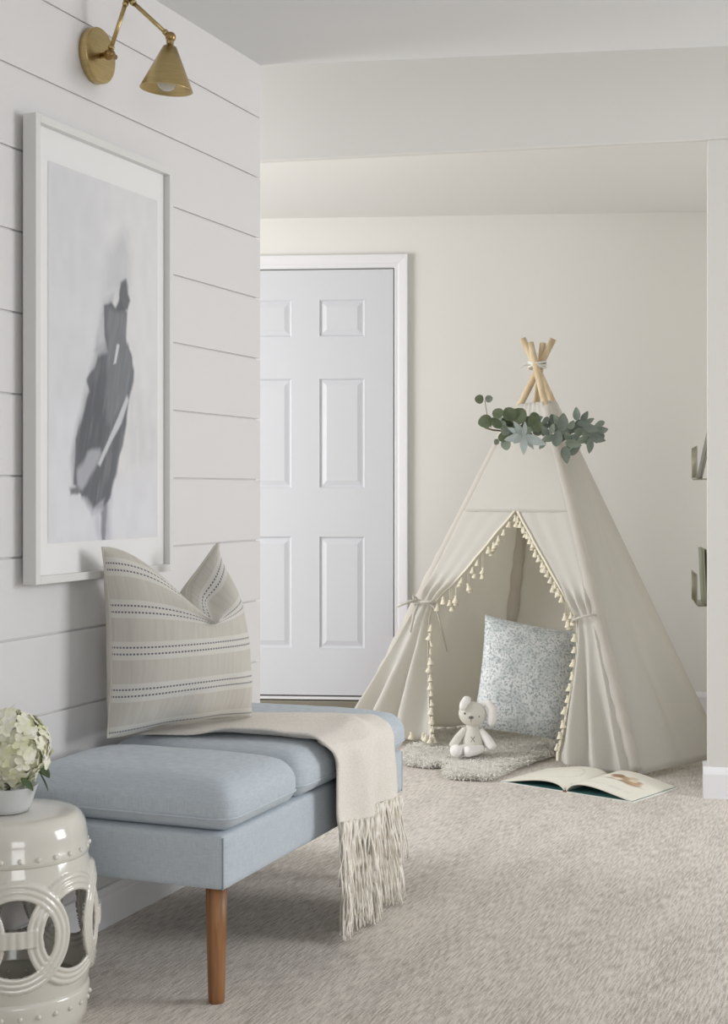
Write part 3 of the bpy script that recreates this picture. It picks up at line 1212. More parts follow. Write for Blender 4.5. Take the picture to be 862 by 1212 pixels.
# ------------------------------------------------------------------ ceramic garden stool
ST = Vector((-0.692, 2.874, 0))
view_ang = math.atan2(-ST.y, -ST.x)             # direction from the stool to the camera
stool = empty('garden_stool', ST, 0, 'ivory glazed ceramic garden stool with interlocking ring cut-outs', 'stool')
SH = 0.418
ZC = 0.207


def srad(z):
    t = (z - ZC) / 0.21
    return 0.159 - 0.044 * t * t


RING_R, RING_W = 0.0895, 0.0165
R0_ = 0.158
th_k = [view_ang + math.radians(1 + 45 * k) for k in range(8)]


def wrap(a):
    return (a + np.pi) % (2 * np.pi) - np.pi


def hole_f(TH, Z):
    ins = np.full(TH.shape, -1e9)
    band = np.full(TH.shape, 1e9)
    for k, t0 in enumerate(th_k):
        du = wrap(TH - t0) * R0_
        r = np.hypot(du, Z - ZC)
        ins = np.maximum(ins, RING_R + RING_W - r)
        band = np.minimum(band, np.abs(r - RING_R) - RING_W)
        if k % 2 == 0:
            band = np.minimum(band, np.maximum(np.abs(du) - 0.05, np.abs(Z - ZC) - 0.0165))
    return np.minimum(ins, band)


def relief(TH, Z):
    h = np.zeros(TH.shape)
    for k, t0 in enumerate(th_k):
        du = wrap(TH - t0) * R0_
        r = np.hypot(du, Z - ZC)
        t = (r - (RING_R - RING_W)) / (2 * RING_W)
        inb = (t > -0.02) & (t < 1.02)
        lift = 0.0050 if k % 2 == 0 else 0.0035
        # three rounded ridges across each band
        h = np.maximum(h, np.where(inb, lift + 0.0030 * np.abs(np.sin(3 * np.pi * np.clip(t, 0, 1))), 0))
        if k % 2 == 0:
            tie = (np.abs(du) < 0.038) & (np.abs(Z - ZC) < 0.0175)
            h = np.maximum(h, np.where(tie, 0.0085 + 0.002 * np.abs(np.sin(du / 0.038 * np.pi * 2.5)), 0))
    return h


NT, NZs = 420, 132
zlo, zhi = 0.075, 0.338
TH, ZZ = np.meshgrid(np.linspace(-np.pi, np.pi, NT, endpoint=False), np.linspace(zlo, zhi, NZs))
fval = hole_f(TH, ZZ)
hole = fval > 0
keep_face = np.zeros((NZs - 1, NT), bool)
for j in range(NZs - 1):
    a_, b_ = hole[j], hole[j + 1]
    cnt = a_.astype(int) + np.roll(a_, -1) + b_ + np.roll(b_, -1)
    keep_face[j] = cnt < 3
# verts of kept faces that lie in the hole, or edge verts, slide onto the outline
touch_k = np.zeros(fval.shape, bool)
touch_r = np.zeros(fval.shape, bool)
for j in range(NZs - 1):
    for arr, msk in ((touch_k, keep_face[j]), (touch_r, ~keep_face[j])):
        arr[j] |= msk
        arr[j] |= np.roll(msk, 1)
        arr[j + 1] |= msk
        arr[j + 1] |= np.roll(msk, 1)
bd = touch_k & touch_r
T2, Z2 = TH.copy(), ZZ.copy()
for it in range(4):
    e_ = 4e-4
    f0 = hole_f(T2, Z2)
    gt = (hole_f(T2 + e_ / R0_, Z2) - hole_f(T2 - e_ / R0_, Z2)) / (2 * e_)
    gz = (hole_f(T2, Z2 + e_) - hole_f(T2, Z2 - e_)) / (2 * e_)
    g2 = gt * gt + gz * gz + 1e-6
    st = np.clip(f0 / g2, -0.0012, 0.0012)
    T2 = np.where(bd, T2 - st * gt / R0_, T2)
    Z2 = np.where(bd, Z2 - st * gz, Z2)
RR = srad(Z2) + relief(TH, ZZ)
V_ = np.stack([RR * np.cos(T2), RR * np.sin(T2), Z2], -1).reshape(-1, 3)
F_ = []
for j in range(NZs - 1):
    for i in np.nonzero(keep_face[j])[0]:
        i2 = (i + 1) % NT
        F_.append((j * NT + i, j * NT + i2, (j + 1) * NT + i2, (j + 1) * NT + i))
used = sorted({i for f in F_ for i in f})
rem = {o_: n_ for n_, o_ in enumerate(used)}
body = mesh('openwork_body', V_[used], [[rem[i] for i in f] for f in F_], M['ceramic'], stool)
mod_solid(body, 0.009, -1.0)
mod_sub(body, 1) if False else None
rt = srad(zhi)
MB().lathe([(rt - 0.010, 0.332), (rt + 0.002, 0.334), (rt + 0.0045, 0.338), (rt + 0.0045, 0.346), (rt + 0.002, 0.352), (rt + 0.001, 0.375), (rt - 0.004, 0.396), (rt - 0.012, 0.409), (rt - 0.022, 0.4155), (rt - 0.04, 0.4175),
            (0.03, 0.4185), (0.022, 0.4180), (0.0, 0.4180)], 72).build('seat_cap', M['ceramic'], stool)
rb_ = srad(zlo)
MB().lathe([(0.0, 0.002), (rb_ - 0.016, 0.002), (rb_ - 0.010, 0.0), (rb_ - 0.002, 0.004), (rb_ + 0.0015, 0.030), (rb_ + 0.0045, 0.058), (rb_ + 0.0055, 0.070), (rb_ + 0.003, 0.077), (rb_ - 0.010, 0.080)], 72).build('foot_ring', M['ceramic'], stool)
studm = MB().ball((0, 0, 0), (0.0052, 0.0052, 0.0052), 12, 8)
so = studm.build('stud', M['ceramic'], stool)
first = True
for zz, rr in ((0.349, rt + 0.003), (0.052, rb_ + 0.004)):
    for k in range(26):
        an = view_ang + 2 * PI * (k + 0.3) / 26
        p = (rr * math.cos(an), rr * math.sin(an), zz)
        if first:
            so.location = p
            first = False
        else:
            share('stud', so.data, stool, p)

# ------------------------------------------------------------------ bowl and hydrangea
BWL = ST + Vector((-0.016, -0.012, 0.4190))
bowl = empty('glass_bowl', BWL, 0, 'small white milk glass bowl standing on the ceramic stool', 'bowl')
MB().lathe([(0.0, 0.004), (0.040, 0.004), (0.044, 0.002), (0.044, 0.0), (0.047, 0.001), (0.052, 0.010), (0.0635, 0.046), (0.0655, 0.050), (0.0645, 0.0515), (0.061, 0.047), (0.049, 0.013), (0.044, 0.010), (0.0, 0.010)], 48).build('bowl_body', M['bowl'], bowl)
MB().lathe([(0.0, 0.011), (0.049, 0.0115), (0.0595, 0.0405), (0.059, 0.0405), (0.0, 0.0405)], 40).build('water', new_mat('milky_water', lin(238, 240, 238), 0.05), bowl)
hy = empty('hydrangea', BWL + Vector((0, 0, 0.012)), 0, 'cream hydrangea bloom with green leaves in the glass bowl', 'flower')
mb = MB()
HC = Vector((0.012, 0.006, 0.108))
cols = []
r = random.Random(11)


def petal(mb, c, nrm, tan, L, W):
    nrm, tan = nrm.normalized(), tan.normalized()
    s = nrm.cross(tan)
    pts = [c, c + tan * L * 0.45 + s * W * 0.5 + nrm * L * 0.10, c + tan * L * 0.95 + s * W * 0.28 + nrm * L * 0.02, c + tan * L * 1.05 + nrm * L * 0.10, c + tan * L * 0.95 - s * W * 0.28 + nrm * L * 0.02, c + tan * L * 0.45 - s * W * 0.5 + nrm * L * 0.10, c + tan * L * 0.5 - nrm * L * 0.02]
    mb.add(pts, [(0, 1, 6), (1, 2, 6), (2, 3, 6), (3, 4, 6), (4, 5, 6), (5, 0, 6)])


for k in range(190):
    # golden spiral over the ball
    zf = 1 - 2 * (k + 0.5) / 190
    an = k * 2.39996
    rad = math.sqrt(1 - zf * zf)
    nrm = Vector((rad * math.cos(an), rad * math.sin(an), zf))
    lump = 1 + 0.16 * mnoise.noise(nrm * 2.3)
    c = HC + nrm * Vector((0.074, 0.074, 0.068)).length / 1.732 * lump * r.uniform(0.90, 1.05)
    nn = (nrm + Vector((r.uniform(-.45, .45), r.uniform(-.45, .45), r.uniform(-.45, .45)))).normalized()
    tg = nn.orthogonal().normalized()
    tw = r.uniform(0, PI)
    for q in range(4):
        t2 = Matrix.Rotation(tw + q * PI / 2, 3, nn) @ tg
        petal(mb, c, nn, t2, r.uniform(0.013, 0.019), 0.0155)
o = mb.build('flower_head', M['petal'], hy)
o['kind'] = 'stuff'
MB().tube([(0.004, 0.002, 0.0), (0.008, 0.004, 0.04), HC], 0.004, 8).build('stem', M['stem'], hy)
MB().ball(HC, (0.058, 0.058, 0.052), 16, 10).build('flower_core', M['petal'], hy)


def leaf_mesh(name, L, W, mat, parent, cup=0.12, tip=1.0, nseg=12):
    V_, F_ = [], []
    for i in range(nseg + 1):
        t = i / nseg
        wv = W / 2 * (math.sin(PI * t ** (0.85 * tip if W / L > 0.85 else 0.75 * tip))) ** (0.55 if W / L > 0.85 else 0.8) if 0 < t < 1 else 0.0
        bend = -cup * L * (t * t) * 0.6
        for s in (-1, -0.5, 0, 0.5, 1):
            V_.append((s * wv, t * L, bend + cup * W * 0.5 * (abs(s) - 0.0) * wv / (W / 2 + 1e-9)))
    for i in range(nseg):
        for s in range(4):
            F_.append((i * 5 + s, i * 5 + s + 1, (i + 1) * 5 + s + 1, (i + 1) * 5 + s))
    o = mesh(name, V_, F_, mat, parent)
    return o


for (x, y, z, rx, rz, L) in ((0.046, -0.058, 0.064, -40, -60, 0.036), (0.074, -0.030, 0.070, -62, -20, 0.044), (0.05, 0.06, 0.066, -20, -90, 0.05)):
    lf = leaf_mesh('leaf', L, 0.026, M['leaf_dark'], hy, 0.1)
    lf.location = (x, y, z)
    lf.rotation_euler = (math.radians(rx), 0, math.radians(rz) - PI * 0.25)
    mod_solid(lf, 0.0008, 0)

# ------------------------------------------------------------------ play tent
FLf, FRf, BRf, BLf = Vector((-0.047, 6.19, 0)), Vector((0.990, 5.305, 0)), Vector((1.398, 5.665, 0)), Vector((0.60, 6.42, 0))
APEX = Vector((0.708, 5.93, 1.560))
TC = (FLf + FRf + BRf + BLf) / 4
tent = empty('play_tent', TC, 0, 'grey-white cotton teepee play tent with tasselled opening and tied flaps', 'tent')
TOFF = Vector((TC.x, TC.y, 0))
feet = {'FL': FLf, 'FR': FRf, 'BR': BRf, 'BL': BLf}
joff = {'FL': Vector((0.012, 0.010, 0.0)), 'FR': Vector((-0.012, -0.030, 0.004)), 'BR': Vector((-0.010, -0.006, 0.0)), 'BL': Vector((0.016, 0.032, 0.0))}
PR = 0.0145


def pole_pt(k, t):
    a_ = APEX + joff[k]
    return a_ + (feet[k] - a_) * t


for k in ('FL', 'FR', 'BR', 'BL'):
    tip = {'FL': -0.068, 'FR': -0.055, 'BR': -0.070, 'BL': -0.058}[k]
    pts = [pole_pt(k, tip + (0.998 - tip) * i / 12) - TOFF for i in range(13)]
    pts[0] = pts[0]
    MB().tube(pts, [PR * 0.9] + [PR] * 12, 16).build('pole', M['pole'], tent)
# cord lashing
mb = MB()
for q, dz in enumerate((-0.009, 0.0, 0.009)):
    loop = []
    for i in range(28):
        an = 2 * PI * i / 28
        loop.append(APEX - TOFF + Vector((0.035 * math.cos(an), 0.006 + 0.050 * math.sin(an), dz + 0.004 * math.sin(2 * an + q))))
    mb.tube(loop, 0.0042, 8, closed=True)
mb.tube([APEX - TOFF + Vector((-0.035, -0.02, 0)), APEX - TOFF + Vector((-0.06, -0.03, -0.004)), APEX - TOFF + Vector((-0.072, -0.03, -0.012))], 0.003, 6)
mb.build('cord_lashing', M['rope'], tent)

T0 = 0.104      # where the cloth begins below the crossing


def outward(i, j):
    a_, b_ = feet[i], feet[j]
    e1 = (b_ - a_)
    e2 = APEX - a_
    n_ = e1.cross(e2).normalized()
    mid = (a_ + b_) / 2 - TC
    if n_.dot(mid) < 0:
        n_ = -n_
    return n_


def face_pt(i, j, p, q, off):
    a_, b_ = pole_pt(i, q), pole_pt(j, q)
    return a_ + (b_ - a_) * p + outward(i, j) * off - TOFF


def panel(i, j, name, bul, nu=44, nv=54, q0=T0, q1=0.997):
    def fn(u, v):
        q = q0 + (q1 - q0) * v
        p = u
        off = PR + 0.004 + bul(u, q)
        pt = face_pt(i, j, p, q, off)
        pt.z = max(pt.z, 0.004)
        return pt
    V_, F_, U_ = grid(fn, nu, nv)
    o = mesh(name, V_, F_, M['tent'], tent, uvs=U_)
    mod_solid(o, 0.0016, 0)
    return o


def bul_right(u, q):
    s = math.sin(PI * u)
    b = 0.030 * s * q
    b += 0.042 * q * q * math.exp(-((u - 0.80 + 0.25 * (1 - q)) / 0.13) ** 2)
    b -= 0.040 * q * q * math.exp(-((u - 0.60 + 0.25 * (1 - q)) / 0.14) ** 2)
    b += 0.012 * fbm(u * 3.5, q * 3.0, 2.0) * s
    b += 0.020 * sstep(0.86, 1.0, q) * (0.6 + 0.8 * math.sin(u * 11 + 0.5)) * s
    return b


def bul_plain(u, q):
    s = math.sin(PI * u)
    return 0.02 * s * q + 0.010 * fbm(u * 4, q * 3, 7.0) * s + 0.010 * math.sin(u * 17) * q * s


panel('FR', 'BR', 'right_panel', bul_right)
panel('BL', 'BR', 'back_panel', bul_plain)
panel('FL', 'BL', 'left_panel', bul_plain)

# front: map photo pixels on the front plane to (p, q)
fn_n = outward('FL', 'FR')


def front_pq(px, py):
    P = ray_plane(px, py, FLf + fn_n * (PR + 0.004), fn_n)
    q = (APEX.z - P.z) / APEX.z
    a_, b_ = pole_pt('FL', q), pole_pt('FR', q)
    e_ = b_ - a_
    return (P - a_).dot(e_) / e_.dot(e_), q


L_edge = [front_pq(*p) for p in ((613, 606), (590, 632), (565, 662), (535, 697), (514, 716), (512, 735), (514, 770), (518, 820), (521, 862), (523, 884))]
R_edge = [front_pq(*p) for p in ((613, 606), (628, 633), (646, 665), (668, 703), (684, 733), (685, 755), (681, 790), (674, 830), (666, 868), (660, 893))]
lq, lp = [q for p, q in L_edge], [p for p, q in L_edge]
rq, rp = [q for p, q in R_edge], [p for p, q in R_edge]
Q_OPEN, Q_TL, Q_TR = lq[0], lq[4], rq[4]
P_OPEN = lp[0]


def bul_front_top(u, q):
    s = math.sin(PI * u)
    return 0.012 * s * q + 0.004 * math.sin(u * 40) * s * math.exp(-((q - T0) / 0.10) ** 2)


panel('FL', 'FR', 'front_panel', bul_front_top, 40, 24, T0, Q_OPEN + 0.004)
# hem seam across the front
pts = [face_pt('FL', 'FR', 0.03 + 0.94 * k / 30, Q_OPEN + 0.002, PR + 0.0075 + bul_front_top(0.03 + 0.94 * k / 30, Q_OPEN)) for k in range(31)]
MB().tube(pts, 0.0022, 6).build('hem_seam', M['tent_tie'], tent)


def flap_fn(side):
    qs, ps = (lq, lp) if side == 'L' else (rq, rp)
    qt = Q_TL if side == 'L' else Q_TR

    def fn(u, v):
        """u: 0 at the pole .. 1 at the free edge; v: 0 at the opening top .. 1 at the floor"""
        q = Q_OPEN + (0.995 - Q_OPEN) * v
        pe_ = float(np.interp(q, qs, ps))
        po = 0.0 if side == 'L' else 1.0
        below = sstep(qt, 1.0, q)
        if side == 'L':
            po -= 0.035 * below
            po += 0.012 * math.exp(-((q - qt) / 0.03) ** 2)
        else:
            po += 0.0 * below
        # pinch at the tie: cloth is drawn into a narrow bundle
        p = po + (pe_ - po) * u
        near_tie = math.exp(-((q - qt) / 0.022) ** 2)
        nf = 3.0 if side == 'L' else 2.6
        if q < qt:
            amp = 0.0015 + 0.016 * sstep(qt - 0.10, qt, q) * (1 - 0.6 * near_tie)
            wave = math.sin(2 * PI * nf * u ** 1.1 + 0.6)
        else:
            amp = (0.010 + 0.040 * below * (1 - 0.25 * below)) * (1.0 if side == 'L' else 0.62)
            wave = math.sin(2 * PI * nf * u + 0.6 + 0.6 * below) + 0.35 * math.sin(2 * PI * 1.3 * nf * u + 2 + 3 * below)
        edge_fade = min(1.0, u / 0.08)
        off = PR + 0.006 + amp * (0.85 + wave) * edge_fade * (1 - 0.45 * near_tie)
        off += 0.010 * below * fbm(u * 3, v * 4, 11 if side == 'L' else 17)
        pt = face_pt('FL', 'FR', p, q, off)
        # the inner part of each flap rests on the rug
        pt.z = max(pt.z, 0.005 + (0.030 if side == 'L' else 0.022) * sstep(0.35, 0.75, u))
        return pt
    return fn


flaps = {}
for side, nm in (('L', 'left_flap'), ('R', 'right_flap')):
    fn = flap_fn(side)
    flaps[side] = fn
    V_, F_, U_ = grid(fn, 72, 96)
    if side == 'R':
        F_ = [f[::-1] for f in F_]
    o = mesh(nm, V_, F_, M['tent'], tent, uvs=U_)
    mod_solid(o, 0.0016, 0)
    # cream ribbon down the free edge
    rbv, rbf = [], []
    NRB = 110
    for k in range(NRB + 1):
        v = k / NRB
        for u in (0.995, 0.90 if v < 0.45 else 0.93):
            qd = Q_OPEN + (0.995 - Q_OPEN) * v
            width_u = 0.0
            e0 = fn(1.0, v)
            e1 = fn(0.9, v)
            d_ = (e1 - e0)
            d_ = d_.normalized() if d_.length > 1e-5 else Vector((0, 0, 0))
            rbv.append(e0 + fn_n * 0.006 + d_ * (0.0 if u > 0.99 else 0.013))
    for k in range(NRB):
        rbf.append((2 * k, 2 * k + 1, 2 * k + 3, 2 * k + 2))
    o = mesh('edge_ribbon', rbv, rbf, M['trim_ribbon'], tent)
    mod_solid(o, 0.002, 0)

# tassels
tm = MB()
tm.lathe([(0.0, 0.0), (0.0045, -0.001), (0.0062, -0.004), (0.0048, -0.008), (0.0058, -0.010), (0.0110, -0.022), (0.0120, -0.026), (0.0, -0.0245)], 10)
tass = tm.build('tassel', M['tassel'], tent)
tfirst = True
r = random.Random(4)
strings = MB()


def hang(p, drop, s=1.0):
    global tfirst
    q = p - Vector((0, 0, drop))
    q.z = max(q.z, 0.034 + 0.028 * s)
    rot = (r.uniform(-.22, .22), r.uniform(-.22, .22), r.uniform(0, 6))
    if tfirst:
        tass.location, tass.rotation_euler, tass.scale = q, rot, (s, s, s)
        tfirst = False
    else:
        share('tassel', tass.data, tent, q, rot, (s, s, s))
    if drop > 0.006:
        MB().tube([p, q], 0.0011, 5).build('tassel_cord', M['tassel'], tent)


for side in 'LR':
    fn = flaps[side]
    vt = ((Q_TL if side == 'L' else Q_TR) - Q_OPEN) / (0.995 - Q_OPEN)
    n_up = 15 if side == 'L' else 19
    for k in range(n_up):
        v = vt * (k + 0.4) / n_up
        p = fn(1.0, v) - fn_n * 0.002
        drop = r.uniform(0.004, 0.014)
        if side == 'L' and k in (6, 9, 11, 12):
            drop = r.uniform(0.04, 0.075)
        if side == 'R' and k in (15, 16):
            drop = r.uniform(0.05, 0.07)
        hang(p, drop, r.uniform(0.95, 1.25))
        if r.random() < 0.55:
            hang(p + Vector((r.uniform(-.01, .01), 0.004, 0)), drop + r.uniform(0.012, 0.022), r.uniform(0.85, 1.1))
    n_dn = 15 if side == 'L' else 10
    for k in range(n_dn):
        v = vt + (1 - vt) * (k + (2.4 if side == 'L' else 1.2)) / (n_dn + 2)
        p = fn(1.0, min(v, 0.97)) + Vector((0.008 if side == 'L' else -0.008, -0.004, 0)) + fn_n * 0.004
        hang(p, r.uniform(0.002, 0.008), r.uniform(0.9, 1.25))
for k in range(7):
    p = flaps['L'](1 - 0.55 * k / 7, 0.985) + fn_n * 0.012
    p.z = 0.062
    hang(p, 0.0, 1.1)


# ties
def tent_tube(pts, rad, name='tie_cord', mat='tent_tie', seg=8):
    return MB().tube(pts, rad, seg).build(name, M[mat], tent)


vtl = (Q_TL - Q_OPEN) / (0.995 - Q_OPEN)
vtr = (Q_TR - Q_OPEN) / (0.995 - Q_OPEN)
c0, c1 = flaps['L'](0.0, vtl), flaps['L'](1.0, vtl)
mid = (c0 + c1) / 2
loop = []
ex = (c1 - c0)
hw = ex.length / 2 + 0.014
exn = ex.normalized()
for i in range(24):
    an = 2 * PI * i / 24
    loop.append(mid + exn * hw * math.cos(an) + fn_n * (0.010 + 0.030 * math.sin(an)) + Vector((0, 0, 0.006 * math.cos(an))))
MB().tube(loop, 0.0065, 8, closed=True).build('tie_band', M['tent_tie'], tent)
kn = mid + fn_n * 0.044 - exn * 0.006
MB().ball(kn, (0.013, 0.009, 0.011), 14, 9).build('tie_knot', M['tent_tie'], tent)
tent_tube([kn, kn + Vector((-0.035, -0.01, 0.004)), kn + Vector((-0.070, -0.012, -0.010)), kn + Vector((-0.088, -0.008, -0.020))], [0.006, 0.007, 0.006, 0.004], 'tie_tail')
tent_tube([kn, kn + Vector((0.04, -0.01, 0.002)), kn + Vector((0.075, -0.012, -0.035)), kn + Vector((0.095, -0.012, -0.11)), kn + Vector((0.118, -0.010, -0.205))], [0.006, 0.006, 0.0045, 0.0035, 0.003], 'tie_tail')
tent_tube([kn, kn + Vector((-0.012, -0.008, 0.02)), kn + Vector((-0.022, -0.01, 0.026)), kn + Vector((-0.020, -0.01, 0.006))], 0.005, 'tie_loop')
tent_tube([kn, kn + Vector((-0.020, -0.012, -0.05)), kn + Vector((-0.034, -0.016, -0.125))], [0.006, 0.007, 0.004], 'tie_tail')
c0, c1 = flaps['R'](0.0, vtr), flaps['R'](1.0, vtr)
mid = (c0 + c1) / 2
ex = c1 - c0
hw = ex.length / 2 + 0.010
exn = ex.normalized()
loop = []
for i in range(24):
    an = 2 * PI * i / 24
    loop.append(mid + exn * hw * math.cos(an) + fn_n * (0.010 + 0.030 * math.sin(an)) + Vector((0, 0, -0.016 * math.cos(an))))
MB().tube(loop, 0.0048, 8, closed=True).build('tie_band', M['tent_tie'], tent)
kn = c1 + fn_n * 0.022 + Vector((0.006, 0, 0))
MB().ball(kn, (0.009, 0.008, 0.008), 12, 8).build('tie_knot', M['tent_tie'], tent)

# ruffled sleeves that carry the front poles
for k in ('FL', 'FR', 'BL'):
    pts, rr = [], []
    for i in range(70):
        t = T0 + 0.01 + (0.985 - T0 - 0.01) * i / 69
        cen = pole_pt(k, t) - TOFF
        o_ = ((feet[k] - TC).normalized()) * (0.010 if k != 'BL' else 0.0)
        ruff = 0.0065 * abs(math.sin(i * 0.55 + 0.8 * math.sin(i * 0.21))) * sstep(0.35, 0.6, t)
        pts.append(cen + o_)
        rr.append(PR + 0.006 + ruff)
    MB().tube(pts, rr, 14).build('pole_sleeve', M['tent'], tent)

# ------------------------------------------------------------------ eucalyptus garland
gr_c = APEX + (TC - APEX) * 0.0
GQ = (APEX.z - 1.30) / APEX.z
gar = empty('leaf_garland', Vector((APEX.x - 0.02, APEX.y - 0.22, 1.255)), 0, 'eucalyptus and lambs ear leaf garland around the tent top', 'garland')
GO = gar.location.copy()
lm = {}
for key, L, W, mt in (('round', 0.050, 0.050, 'leaf_green'), ('round2', 0.044, 0.040, 'leaf_sage'), ('long', 0.075, 0.030, 'leaf_pale'), ('oval', 0.055, 0.030, 'leaf_grey'), ('oval2', 0.052, 0.028, 'leaf_sage')):
    o = leaf_mesh('leaf', L, W, M[mt], gar, 0.14)
    lm[key] = o.data
    o.data.polygons.foreach_set('use_smooth', [True] * len(o.data.polygons))
    bpy.data.objects.remove(o)


def gpt(px, py, Y):
    return Vector(((px - 431) / F * Y, Y, CAMZ + (HORIZON - py) / F * Y))


rl = random.Random(21)


def put_leaf(kind, px, py, ang, Y, scale=1.0, tilt=None, start=False):
    """leaf whose middle sits near photo pixel px,py; ang = direction of its tip in degrees (0 right, 90 up)"""
    L = {'round': 0.050, 'round2': 0.044, 'long': 0.075, 'oval': 0.055, 'oval2': 0.052}[kind] * scale
    a_ = math.radians(ang)
    tilt_f = rl.uniform(-0.55, 0.55) if tilt is None else tilt
    yd = Vector((math.cos(a_) * math.cos(tilt_f), -math.sin(tilt_f), math.sin(a_) * math.cos(tilt_f)))
    face = Vector((rl.uniform(-.5, .5), -1, rl.uniform(-.2, .6)))
    zd = (face - yd * face.dot(yd)).normalized()
    xd = yd.cross(zd)
    m3 = Matrix((xd, yd, zd)).transposed()
    base = gpt(px, py, Y) - (Vector((0, 0, 0)) if start else yd * L * 0.5) - GO
    o = bpy.data.objects.new('leaf', lm[kind])
    COL.objects.link(o)
    o.parent = gar
    o.location = base
    o.rotation_euler = m3.to_euler()
    o.scale = (scale, scale, scale)
    return o


def crop(x, y):
    return 540 + x / 4.31, 440 + y / 4.31


YF = 5.60
for x, y, ang, s in ((118, 140, 175, .75), (168, 138, 10, .75), (150, 255, 190, 1.25), (205, 262, 100, 1.0), (232, 270, 60, 1.0), (318, 225, 60, 1.55), (272, 215, 120, 1.2), (212, 212, 150, .95), (250, 300, 250, 1.0),
                     (255, 372, 280, 1.05), (206, 358, 240, .6), (238, 335, 200, .8), (385, 245, 100, .8), (412, 280, 270, 1.0), (402, 228, 30, .8), (360, 300, 0, .9)):
    X_, Y_ = crop(x, y)
    put_leaf('round' if rl.random() < .75 else 'round2', X_, Y_, ang, YF + rl.uniform(-0.02, 0.05), s * 0.95, rl.uniform(-.35, .35))
cx_, cy_ = crop(345, 330)
for ang, s in ((122, 1.0), (150, 1.0), (190, 1.15), (85, .85), (268, 1.05), (-20, 1.3), (-50, .9), (215, .7)):
    put_leaf('long', cx_, cy_, ang, YF - 0.035, s * 0.95, rl.uniform(0.0, .4), start=True)
for x, y, ang, s in ((615, 214, 95, 1.0), (657, 228, 60, .9), (610, 268, 200, .7), (645, 262, 10, .8), (688, 290, -15, 1.2), (745, 297, 15, 1.15), (722, 342, -10, 1.2), (683, 378, 265, 1.15), (545, 255, 80, 1.5), (515, 245, 120, 1.0),
                     (517, 335, 80, 1.4), (590, 270, 60, .9), (630, 305, 40, 1.1), (600, 368, -10, 1.25), (560, 425, 280, 1.25), (605, 402, 30, 1.0), (640, 350, 200, 1.0), (570, 330, 130, 1.0), (470, 340, 200, 1.1), (455, 300, 130, .9),
                     (490, 290, 80, .8), (540, 305, 20, .9), (683, 250, 30, .7), (440, 375, 230, .7), (610, 350, -60, 1.0), (660, 320, -80, 1.0), (700, 320, 200, .9), (575, 380, 230, .9)):
    X_, Y_ = crop(x, y)
    put_leaf('oval' if rl.random() < .55 else 'oval2', X_, Y_, ang, YF + rl.uniform(-0.05, 0.05), s, rl.uniform(-.4, .4))
# undergrowth leaves fill the band, some wrap round to the back
for k in range(62):
    f = k / 61
    X_ = 588 + 122 * f + rl.uniform(-4, 4)
    Y_ = 503 + 9 * f + rl.uniform(-12, 11)
    kind = 'round' if f < 0.42 and rl.random() < .7 else rl.choice(['oval', 'oval', 'oval2', 'round2'])
    put_leaf(kind, X_, Y_, rl.uniform(0, 360), YF + 0.07 + rl.uniform(-0.02, 0.05), rl.uniform(.7, 1.0))
pts = [gpt(574 + 138 * k / 14, 512 + 4 * math.sin(k * 0.9) - (6 if k < 3 else 0), YF + 0.06) - GO for k in range(15)]
MB().tube(pts, 0.0035, 8).build('stem', M['twig'], gar)
MB().tube([gpt(574, 474, YF) - GO, gpt(577, 492, YF) - GO, gpt(582, 506, YF + 0.03) - GO], 0.0014, 6).build('stem', M['twig'], gar)

# ------------------------------------------------------------------ fleece rug in the tent mouth
RUGC = Vector((0.50, 5.60, 0.0))
rug = empty('fleece_rug', RUGC, 0, 'ivory shaggy fleece rug lying in the mouth of the tent', 'rug')
rug_px = [(478, 893), (476, 905), (500, 910), (524, 911), (530, 922), (560, 925), (584, 924), (612, 912), (638, 902), (656, 896), (664, 880), (640, 868), (560, 866), (500, 872)]
poly = []
for x, y in rug_px:
    Yd = F * CAMZ / (y - HORIZON)
    poly.append(((x - 431) / F * Yd - RUGC.x, Yd - RUGC.y))
xs_ = [p[0] for p in poly]
ys_ = [p[1] for p in poly]
NXr = 64
gx, gy = np.meshgrid(np.linspace(min(xs_) - 0.01, max(xs_) + 0.01, NXr), np.linspace(min(ys_) - 0.01, max(ys_) + 0.01, NXr))
dd = seg_dist(poly, gx, gy)
gh = 0.024 * np.clip(dd / 0.03, 0, 1) ** 0.5
V_, F_ = [], []
NO = 140
ring0 = []
for k in range(NO):
    t = k / NO * len(poly)
    i, f = int(t), t - int(t)
    p0, p1, p2, p3 = (Vector(poly[(i + q) % len(poly)]) for q in (-1, 0, 1, 2))
    c = 0.5 * ((2 * p1) + (p2 - p0) * f + (2 * p0 - 5 * p1 + 4 * p2 - p3) * f * f + (3 * p1 - p0 - 3 * p2 + p3) * f ** 3)
    ring0.append(c * (1 + 0.012 * mnoise.noise(Vector((k * 0.6, 0, 0)))))
cen = sum(ring0, Vector((0, 0))) / NO
rings = ((0.965, 0.002), (0.965, 0.008), (0.94, 0.015), (0.90, 0.021), (0.8, 0.025), (0.5, 0.025), (0.02, 0.025))
for sc_r, z in rings:
    for k, p in enumerate(ring0):
        q = cen + (p - cen) * sc_r
        V_.append((q.x, q.y, z))
for j in range(len(rings) - 1):
    for k in range(NO):
        l = (k + 1) % NO
        F_.append((j * NO + l, j * NO + k, (j + 1) * NO + k, (j + 1) * NO + l))
mesh('rug_base', V_, F_, M['fur'], rug)
r = random.Random(31)
mb = MB()
cnt = 0
